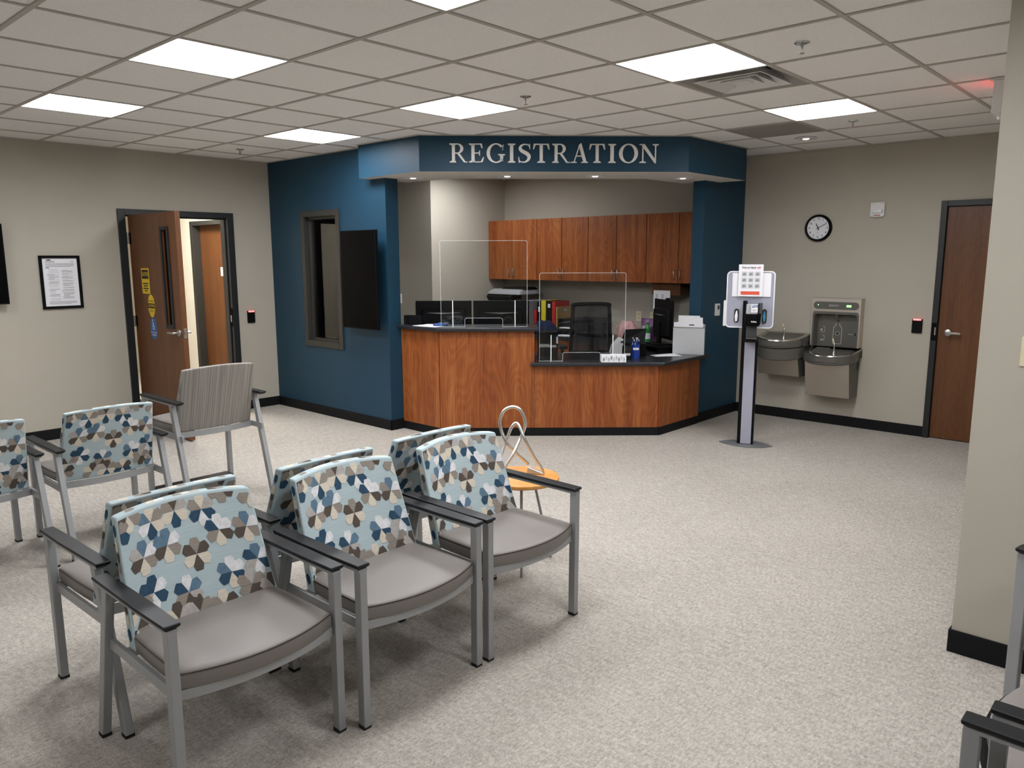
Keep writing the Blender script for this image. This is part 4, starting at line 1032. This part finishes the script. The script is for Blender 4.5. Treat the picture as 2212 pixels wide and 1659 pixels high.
for k in range(3):
    z = .01+.065*k; m = M().box(0,.25,0,.32,z,z+.004).box(0,.004,0,.32,z,z+.045).box(.246,.25,0,.32,z,z+.045).box(0,.25,.316,.32,z,z+.045)
    obj('tray', m, 'blackm', t); obj('paper', M().box(.04,.24,.01 if k != 1 else -.03,.29,z+.004,z+.014), 'paper' if k == 1 else 'darkgrey', t)
t = thing('mesh_sorter', 'black mesh sorter seen through the office chair back', 'rack', (5.60,1.30,RZ), RW)
obj('sorter_body', M().box(0,.30,0,.2,0,.01).box(0,.01,0,.2,0,.22).box(.145,.155,0,.2,0,.22).box(.29,.30,0,.2,0,.22).box(0,.30,.19,.2,0,.22).box(0,.3,0,.2,.11,.118), 'blackm', t)
tag(obj('paper_sheet', M().box(0,.2,0,.15,0,.006), 'paper'), 'white paper sheet near the front edge of the rear worktop', 'paper', None, (5.40,1.48,RZ), RW+.2)
jk = M(); R_ = []
random.seed(11)
for k,(z,sc_) in enumerate(((0,1),(.03,1.05),(.08,.92),(.13,.7),(.165,.4))):
    R_.append([((.17*math.cos(a)*(1+.16*math.sin(5*a+k)))*sc_, (.11*math.sin(a)*(1+.14*math.cos(4*a+k*2)))*sc_, z+(.012*math.sin(3*a+k) if k else 0)) for a in [2*PI*q/30 for q in range(30)]])
jk.loft(R_); tag(obj('folded_jacket', jk, 'navy', smooth=60), 'dark navy jacket heaped on the rear worktop before the binders', 'jacket', None, (5.50,1.72,RZ), RW)
# pink bag
R_ = []
for k in range(9):
    q = k/8; rad = (1+.12*math.sin(PI*q))*(1-.42*q**2.2)
    R_.append([(.135*rad*math.cos(a)*(1+.06*math.sin(9*a)*q), .085*rad*math.sin(a)*(1+.10*math.sin(9*a+1)*q), .20*q+(.006*math.sin(6*a) if k == 8 else 0)) for a in [2*PI*z/54 for z in range(54)]])
t = thing('drawstring_bag', 'pink gathered bag on the rear worktop beside the office chair', 'bag', (5.74,.665,RZ), RW)
obj('bag_body', M().loft(R_), 'pink', t, smooth=70)
obj('strap', M().tube(cr([(-.10,-.05,.15),(-.13,-.07,.10),(-.14,-.07,.03),(-.15,-.06,.004)]), .006, 8), 'pink', t, smooth=60)
t = thing('drink_bottle', 'green plastic drink bottle on the rear worktop beside the purple bag', 'bottle', (5.60,.31,RZ))
obj('bottle_body', M().lathe([(.0001,0),(.031,0),(.033,.01),(.033,.10),(.030,.12),(.033,.135),(.028,.16),(.014,.185),(.013,.20)], seg=28), 'green', t, smooth=50)
obj('bottle_label', M().lathe([(.0336,.03),(.0336,.095)], seg=28), 'paper', t, smooth=50); obj('bottle_cap', M().cyl((0,0),.016,.198,.215,20), 'green', t)
t = thing('snack_bag', 'purple foil snack bag on the rear worktop behind the green bottle', 'bag', (5.78,.41,RZ), RW)
R_ = []
for k in range(9):
    q = k/8; th_ = .008+.045*math.sin(PI*min(1,q*1.05)); R_.append([((-.10+.2*i/10)*(1+.08*abs(q-.5)), -th_*math.sin(PI*i/10)*(1 if True else 0), .005+.235*q+.006*math.sin(i*2.3)*(k == 8)) for i in range(11)]+[((.10-.2*i/10)*(1+.08*abs(q-.5)), th_*math.sin(PI*i/10)+.001, .005+.235*q+.006*math.sin((10-i)*2.3)*(k == 8)) for i in range(1,10)])
obj('foil_pouch', M().loft(R_), 'purple', t, smooth=60); obj('print_patch', M().box(-.06,.05,-.047,-.044,.07,.16), 'greyprint', t)
def outlet(label, y):
    t = thing('wall_outlet', label, 'outlet', (6.0,y,.975), RW, 'ivory wall outlets')
    pl = obj('cover_plate', M().box(-.037,.037,-.006,0,-.06,.06), 'ivory', t, bevel=.002)
    for z in (.022,-.022): obj('socket', M().box(-.016,.016,-.009,-.005,z-.014,z+.014), 'ivory', t); obj('slots', M().box(-.009,-.005,-.0095,-.008,z-.006,z+.008).box(.005,.009,-.0095,-.008,z-.006,z+.008), 'ink', t)
outlet('ivory wall outlet above the pink bag on the office wall', .69); outlet('ivory wall outlet beside the monitor edge on the office wall', .50)
nt = tag(obj('paper_notice', M().box(0,.215,-.003,0,-.25,.0), 'paper'), 'white printed paper hanging below the right wall cabinet', 'paper', None, (5.745,.335,1.30), RW)
printplane(nt, [(rect(.03+.075*a,.055+.075*a,-.05-k*.014,-.043-k*.014),'papergrey') for a in range(2) for k in range(10)], -.0034)
# office chair
t = thing('office_chair', 'black office chair with see-through mesh back behind the low counter', 'chair', (5.02,.72,0), DROT+.1)
def bk(x, z): return -.20+.03*(1-(x/.2)**2)*-1+.06*(z-.95)**2*2
fr = M(); P_ = [(-.205,.74),(-.205,1.15),(-.18,1.185),(.18,1.185),(.205,1.15),(.222,.74)]
fr.tube(cr([(x,-.20,z) for x,z in ((-.222,.62),(-.21,.85),(-.198,1.12),(-.165,1.17),(.165,1.17),(.198,1.12),(.21,.85),(.222,.62))]), .021, 12)
fr.bar((-.22,-.20,.66),(.22,-.20,.66),.05,.03)
obj('back_frame', fr, 'black', t, smooth=60)
mm, N, L, P = newmat('black_chair_mesh'); N.remove(P); tr = N.new('ShaderNodeBsdfTransparent'); df = N.new('ShaderNodeBsdfDiffuse'); df.inputs[0].default_value = (.03,.032,.036,1); mx = N.new('ShaderNodeMixShader'); mx.inputs[0].default_value = .62
L.new(tr.outputs[0], mx.inputs[1]); L.new(df.outputs[0], mx.inputs[2]); L.new(mx.outputs[0], N['Material Output'].inputs[0]); MT['chairmesh'] = mm
obj('back_mesh', M().loft([[(-.215,-.204,.65),(.215,-.204,.65),(.215,-.199,.65),(-.215,-.199,.65)],[(-.195,-.204,1.16),(.195,-.204,1.16),(.195,-.199,1.16),(-.195,-.199,1.16)]]), 'chairmesh', t)
obj('spine', M().bar((0,-.235,.45),(0,-.228,.95),.06,.03), 'black', t, bevel=.005)
obj('seat', M().loft([[(x,y,.44) for x,y in rrect(-.22,.22,-.20,.21,.06)],[(x,y,.50) for x,y in rrect(-.23,.23,-.19,.22,.06)],[(x,y,.525) for x,y in rrect(-.21,.21,-.17,.20,.06)]]), 'blackm', t, smooth=40)
for s in (-1,1):
    ar = obj('arm_post', M().bar((s*.26,.0,.46),(s*.28,-.02,.68),.03,.06), 'black', t); obj('arm_pad', M().prism(rrect(s*.28-.045,s*.28+.045,-.13,.12,.03), .68, .71), 'black', t, bevel=.006)
obj('gas_column', M().cyl((0,.03),.03,.10,.44,20), 'black', t)
for k in range(5):
    a = 2*PI*k/5+.3; l_ = obj('base_leg', M().bar((0,.03,.10),(.28*math.cos(a),.03+.28*math.sin(a),.075),.05,.035,(0,0,1),0,(.035,.025)), 'black', t)
    obj('caster', M().prism([(.28*math.cos(a)+.025*math.cos(b), .026+.025*math.sin(b)) for b in [2*PI*q/16 for q in range(16)]], .03+.28*math.sin(a)-.015 if False else 0, .05), 'rubber', l_).location = (0,.03+.28*math.sin(a)-.03,0)
# seen through the window
t = thing('drawer_unit', 'brown desktop cabinet seen through the office window', 'cabinet', (3.36,2.72,.735), RW)
obj('unit_body', M().box(0,.40,0,.28,0,.29), 'mocha', t, bevel=.003); obj('label', M().box(.05,.12,-.003,0,.17,.185), 'paper', t)
for x in (.16,.19): obj('pull', M().box(x,x+.006,-.012,0,.02,.12), 'mocha', t)
t = thing('small_screen', 'dark screen on the brown cabinet seen through the office window', 'screen', (3.40,2.74,1.026), RW)
obj('screen_panel', M().box(-.02,.42,0,.03,.0,.18), 'darkgrey', t, bevel=.003); obj('screen_edge', M().box(-.024,.01,-.004,.026,.0,.18), 'black', t)
t = thing('desk_tray', 'black tray with white paper just inside the office window', 'tray', (3.03,2.74,.736), RW)
obj('tray_body', M().box(0,.27,.02,.17,0,.05), 'blackm', t, bevel=.003); obj('paper', M().box(.02,.22,.01,.15,.051,.057), 'paper', t)
t = thing('device_box', 'white box with grey ports just inside the office window', 'box', (3.05,2.40,.736), RW)
bx_ = obj('box_body', M().box(0,.16,.0,.14,0,.13), 'white', t, bevel=.004); printplane(bx_, [(rect(.05,.10,.07,.078),'papergrey'),(rect(.05,.10,.055,.062),'papergrey'),(rect(.06,.09,.015,.04),'papergrey')], -.0006)
# ------------------------------------------------------------------ sanitizer stand
t = thing('sanitizer_stand', 'hand sanitizer stand with silver post and notice board before the fountains', 'stand', (4.63,-1.372,0), math.atan2(-.94,.34))
lens = [(-.235,0),(-.19,-.055),(-.09,-.125),(.04,-.15),(.15,-.11),(.235,-.02),(.19,.05),(.09,.12),(-.04,.14),(-.15,.10)]
obj('base_plate', M().prism(lens, 0, .007), 'standbase', t, bevel=.002)
obj('post', M().box(-.074,.064,-.03,.03,.007,.95).box(-.074,-.042,-.03,.03,.95,1.287), 'black', t, bevel=.003)
obj('post_panel', M().box(-.044,.046,-.034,-.029,.012,.93), 'lilac', t)
bd = obj('notice_board', M().prism(rrect(-.222,.178,1.05,1.54,.035,8), .032, .062, axis='y'), 'lilac', t)
def rimring(o_, i_, y0, y1):
    m = M(); n = len(o_); m.loft([[(x,y1,z) for x,z in o_],[(x,y0,z) for x,z in o_],[(x,y0,z) for x,z in i_],[(x,y1,z) for x,z in i_]], cap=False); return m
obj('board_rim', rimring(rrect(-.226,.182,1.046,1.544,.038,8), rrect(-.217,.173,1.055,1.535,.031,8), .026, .064), 'paper', t, smooth=40)
obj('side_holder', M().box(-.246,-.222,.02,.16,1.058,1.285), 'white', t, bevel=.005)
pk = obj('paper_pocket', M().box(-.178,.148,.024,.031,1.322,1.528), 'paper', t)
ps = M().box(-.126,.080,.008,.0095,1.325,1.602); po = obj('hand_rub_poster', ps, 'paper', t)
sh = [(rect(-.103,.056,1.339,1.369),'orange'),(rect(-.098,.05,1.5595,1.5605),'orange')]
for r_ in range(3):
    for c in range(3):
        x = -.100+.055*c; z = 1.498-.052*r_; sh.append((rect(x,x+.046,z,z+.042),'mesh'))
        sh.append(([(x+.008,z+.012),(x+.022,z+.008),(x+.038,z+.016),(x+.034,z+.028),(x+.018,z+.032),(x+.01,z+.024)],'papergrey'))
printplane(po, sh[:2]+sh[2::2], .0074); printplane(po, sh[3::2], .0071)
printtext(po, 'How to Hand', .0245, 'ink', -.042, 1.575, .85, .0006, .0070); printtext(po, 'rub?', .0245, 'red', .043, 1.575, .85, .0006, .0070)
for x in (-.095,-.03,.03): printtext(po, 'rub', .0001, 'paper', x, 1.35, 1, 0, .007) if False else None
for s0,s1,nm in ((-.153,-.110,'tissue'),(.086,.126,'wipes')):
    o_ = rrect(s0,s1,1.09,1.215,.02,6); obj('slot_rim', rimring(o_, [(x*.96+(s0+s1)/2*.04,z*.985+1.1525*.015) for x,z in o_], .026, .034), 'nickel', t)
    obj('slot_dark', M().prism([(x*.96+(s0+s1)/2*.04,z*.985+1.1525*.015) for x,z in o_], .0305, .0315, axis='y'), 'ventdark', t)
    obj('tissue' if nm == 'tissue' else 'wipes_pack', M().loft([[(s0+.012,.018,1.10),(s1-.014,.02,1.105),(s1-.014,.03,1.105),(s0+.012,.03,1.10)],[(s0+.008,.012,1.15),(s1-.01,.016,1.15),(s1-.01,.03,1.15),(s0+.008,.03,1.15)],[(s0+.016,.022,1.19),(s1-.018,.02,1.2),(s1-.018,.03,1.2),(s0+.016,.03,1.19)]]), 'paper' if nm == 'tissue' else 'teal', t, smooth=60)
# dispenser
db = M().loft([[(x,y,1.075) for x,y in rrect(-.036,.072,-.125,-.03,.03)],[(x,y,1.095) for x,y in rrect(-.043,.082,-.140,-.03,.03)],[(x,y,1.178) for x,y in rrect(-.044,.088,-.150,-.03,.03)]])
dsp = obj('dispenser_body', db, 'black', t, smooth=40)
obj('gel_bottle', M().loft([[(x,y,1.180) for x,y in rrect(-.042,.070,-.145,-.035,.025)],[(x,y,1.268) for x,y in rrect(-.040,.068,-.140,-.035,.025)],[(x,y,1.283) for x,y in rrect(-.030,.058,-.125,-.045,.02)]]), 'clearp', t, smooth=40)
obj('gel', M().loft([[(x,y,1.182) for x,y in rrect(-.036,.064,-.139,-.041,.022)],[(x,y,1.262) for x,y in rrect(-.035,.063,-.136,-.041,.022)]]), 'gel', t, smooth=40)
lb = obj('bottle_label', M().box(.008,.062,-.149,-.1475,1.195,1.262), 'paper', t); printplane(lb, [([(.014,1.236),(.060,1.240),(.062,1.258),(.018,1.256)],'signblue'),(rect(.018,.05,1.215,1.219),'papergrey'),(rect(.018,.05,1.206,1.209),'papergrey')], -.1494)
printtext(lb, 'PURELL', .0135, 'paper', .038, 1.247, .8, .0003, -.1500)
obj('bottle_end_strip', M().box(.070,.092,-.13,-.04,1.183,1.276), 'darkgrey', t, bevel=.004)
lg = obj('front_mark', M().box(.020,.022,-.1512,-.151,1.11,1.111), 'black', t); printtext(lg, 'PURELL', .016, 'paper', .035, 1.115, .9, .0004, -.1512)
obj('rear_shroud', M().box(-.036,.052,-.06,-.03,.965,1.075), 'darkgrey', t, bevel=.004)
obj('drip_tray', M().loft([[(x,y,.935) for x,y in rrect(-.042,.06,-.13,-.03,.03)],[(x,y,.95) for x,y in rrect(-.046,.072,-.15,-.03,.03)],[(x,y,.952) for x,y in rrect(-.036,.06,-.14,-.04,.025)],[(x,y,.942) for x,y in rrect(-.03,.055,-.13,-.045,.025)]]), 'black', t, smooth=40)

# ------------------------------------------------------------------ drinking fountains
FWD = .475
def outline(inset=0, w_=FWD, side=-.25, front=-.385, n=16):
    # plan of the basin: straight sides, bowed front with rounded corners
    o = [(inset, -.001)]
    pts = [(0,side)]
    for k in range(n+1):
        q = k/n; x = .02+(w_-.04)*q; e = 1-(abs(2*q-1))**2.4; pts.append((x, side-.03+(front-side+.03)*e))
    pts.append((w_,side))
    cx, cy = w_/2, -.17
    o = [(0,-.001)]+pts+[(w_,-.001)]
    return [(cx+(x-cx)*(1-2*inset/w_), cy+(y-cy)*(1-2*inset/.385) if y < -.01 else y-(inset if inset else 0)) for x,y in o]
def fountain(label, loc, rim, apron, boxtop, boxbot, lower_band=None):
    t = thing('drinking_fountain', label, 'drinking fountain', loc, RW, 'wall drinking fountains')
    SL = .055/.385
    sl = lambda y: SL*min(0,y)
    def R(z, i): return [(x,y,z+sl(y)) for x,y in outline(i)]
    obj('basin_shell', M().loft([R(apron,.012),R(apron+.012,.0),R(rim-.014,0),R(rim-.012,.0)]), 'fgrey', t, smooth=40)
    if lower_band: obj('lower_apron', M().loft([R(lower_band,.03),R(lower_band+.012,.012),R(apron-.004,.006)]), 'fgrey', t, smooth=40)
    # polished top with sunken bowl
    tm = M(); o0, o1, o2 = outline(.0), outline(.012), outline(.045)
    tm.loft([[(x,y,rim-.012+sl(y)) for x,y in o0],[(x,y,rim-.002+sl(y)) for x,y in outline(.003)],[(x,y,rim+sl(y)) for x,y in o1],[(x,min(y,-.012),rim-.003+sl(y)) for x,y in o2],[(x*.94+.0143,y*.9-.02,rim-.024+sl(y)) for x,y in o2],[(x*.5+.118,y*.5-.09,rim-.055+sl(y)) for x,y in o2]], cap=False)
    tm.face([(x*.5+.118,y*.5-.09,rim-.055+sl(y)) for x,y in o2][::-1])
    obj('bowl', tm, 'bowl', t, smooth=50)
    obj('splash_step', M().prism(rrect(.05,.20,-.085,-.03,.02), rim-.03, rim-.010), 'fgrey', t, bevel=.006)
    # push bar following the bow
    pb = M(); n = 12; fr_ = []
    ol = [p for p in outline(-.004) if .08 < p[0] < FWD-.08 and p[1] < -.3]
    a, b = (rim+apron)/2-.024-.05, (rim+apron)/2+.016-.05
    rings = []
    for x,y in ol: rings.append([(x,y+.008,a),(x,y-.003,a),(x,y-.003,b),(x,y+.008,b)])
    pb.loft(rings); obj('push_bar', pb, 'fgrey', t, bevel=.004)
    sb = M().box(FWD-.001,FWD+.004,-.20,-.10,a,b); obj('side_push_bar', sb, 'fgrey', t, bevel=.004)
    bs = FWD+.28 if False else None
    bub = M().lathe([(.017,0),(.015,.012),(.012,.016),(.010,.05)], c=(.30,-.27,rim-.055), seg=20); bub.tube(cr([(.30,-.27,rim-.03),(.299,-.268,rim+.02),(.296,-.262,rim+.055),(.285,-.25,rim+.066)]), .008, 12)
    obj('bubbler', bub, 'chrome', t, smooth=50); obj('mouth_guard', M().loft([[(.29,-.268,rim+.045),(.302,-.258,rim+.045),(.298,-.25,rim+.05),(.288,-.258,rim+.05)],[(.278,-.262,rim+.088),(.288,-.25,rim+.09),(.283,-.243,rim+.09),(.272,-.252,rim+.09)],[(.270,-.258,rim+.098),(.278,-.248,rim+.10),(.274,-.243,rim+.10),(.266,-.25,rim+.099)]]), 'ivory', t, bevel=.002)
    # tapered cabinet below
    x0, x1 = .022, FWD-.022; y0, y1 = -.27, -.20
    cb = M().loft([[(x0,-.001,boxbot),(x0,y1,boxbot),(x1,y1,boxbot),(x1,-.001,boxbot)],[(x0,-.001,boxtop),(x0,y0,boxtop),(x1,y0,boxtop),(x1,-.001,boxtop)]])
    obj('cabinet', cb, 'fgrey', t)
    obj('front_panel', M().loft([[(x0+.004,y1-.001,boxbot+.002),(x0+.004,y1-.008,boxbot+.002),(x1-.004,y1-.008,boxbot+.002),(x1-.004,y1-.001,boxbot+.002)],[(x0+.004,y0-.001,boxtop),(x0+.004,y0-.008,boxtop),(x1-.004,y0-.008,boxtop),(x1-.004,y0-.001,boxtop)]]), 'stainless', t)
    sl = M()
    for k in range(11):
        for c in range(2):
            z = apron+.055-k*.016-(.004 if k > 3 else 0); 
            if z > boxbot+.10: sl.box((FWD-.021 if z < boxtop else FWD-.0)-.002,(FWD-.021 if z < boxtop else FWD)+.0015,-.075+.035*c,-.048+.035*c,z,z+.008)
    obj('vent_slots', sl, 'ventdark', t)
    return t
fountain('higher drinking fountain on the left, next to the sanitizer stand', (6.0,-.905,0), .905, .815, .70, .475, .69)
lf_ = fountain('lower drinking fountain on the right, with the bottle filler above it', (6.0,-1.405,0), .79, .69, .692, .31)
# bottle filler
t = thing('bottle_filler', 'grey and steel bottle filling station above the lower drinking fountain', 'bottle filler', (6.0,-1.405,0), RW)
W_ = .468; zt_, zb_ = 1.265, .795
bo = M().box(0,.02,-.105,0,zb_,zt_).box(W_-.02,W_,-.105,0,zb_,zt_).box(.02,W_-.02,-.02,0,zb_,zt_).box(.02,W_-.02,-.105,-.02,1.135,zt_)
obj('housing', bo, 'stainless', t); obj('top_cap', M().box(-.002,W_+.002,-.107,0,zt_-.003,zt_+.004), 'vent', t)
hood = rrect(.012,W_-.012,zb_-.02,1.137,.035,6)
inn = [(x*.93+W_*.035, z*.93+.96*.07-.012) for x,z in hood]
al = M().loft([[(x,-.107,max(z,zb_)) for x,z in hood],[(x,-.107,max(z,zb_)) for x,z in inn],[(x*.94+W_*.03,-.025,max(z-.01,zb_)) for x,z in inn]], cap=False); al.face([(x*.94+W_*.03,-.025,max(z-.01,zb_)) for x,z in inn])
obj('alcove', al, 'fgrey', t, smooth=40)
cp = obj('control_strip', M().prism(rrect(.018,W_-.018,1.16,1.232,.034,8), -.104, -.109, axis='y'), 'fgrey', t)
printtext(cp, 'ELKAY', .024, 'greyprint', .215, 1.196, 1.35, .0005, -.1094)
obj('status_light', M().prism(ell(.006,.006,14), -.108, -.1105, axis='y'), 'ledgreen', t).location = (.063,0,1.199)
obj('filter_display', M().box(.335,.38,-.1102,-.108,1.184,1.206), 'ledgreen', t)
obj('nozzle', M().lathe([(.0001,-.03),(.012,-.028),(.02,-.01),(.024,.02),(.028,.03)], c=(.235,-.065,1.105), seg=24), 'fgrey', t, smooth=50)
ic = M()
def line(pts, wd=.004):
    for a, b in zip(pts, pts[1:]): ic.bar((a[0],-.0265,a[1]),(b[0],-.0265,b[1]),.001 if False else wd,.001,(0,1,0))
bx0 = .235
line([(bx0-.018,1.02),(bx0-.018,1.0),(bx0-.040,.975),(bx0-.040,.825),(bx0-.036,.818),(bx0+.036,.818),(bx0+.040,.825),(bx0+.040,.975),(bx0+.018,1.0),(bx0+.018,1.02)], .005)
line([(bx0+.018*math.cos(a),.92+.018*math.sin(a)) for a in [2*PI*k/20 for k in range(21)]], .003)
obj('bottle_icon', ic, 'greyprint', t)
for x,z in ((.085,.95),(.085,.865)):
    ic = M()
    line([(x+.01,z+.035),(x+.01,z+.028),(x+.024,z+.028),(x+.024,z-.022),(x-.018,z-.022)], .003)
    ic.prism([(x-.02,z),(x-.006,z+.012),(x+.004,z+.004),(x+.002,z-.010),(x-.012,z-.008)] if z > .9 else [(x-.012,z-.012),(x+.004,z-.012),(x+.012,z+.0),(x+.010,z-.018),(x-.012,z-.018)], -.026, -.027, axis='y'); obj('instruction_icon', ic, 'greyprint', t)
pass
obj('sensor_eye', M().box(bx0-.007,bx0+.007,-.028,-.024,.913,.927), 'blackm', t)
px = obj('drip_icon', M().box(.40,.408,-.028,-.025,.905,.93).box(bx0+.0,bx0+.008,-.028,-.025,1.035,1.055), 'blackm', t); printtext(px, 'ELKAY', .013, 'greyprint', .365, .918, 1.3, .0003, -.0275)

# everything placed
bpy.context.view_layer.update()
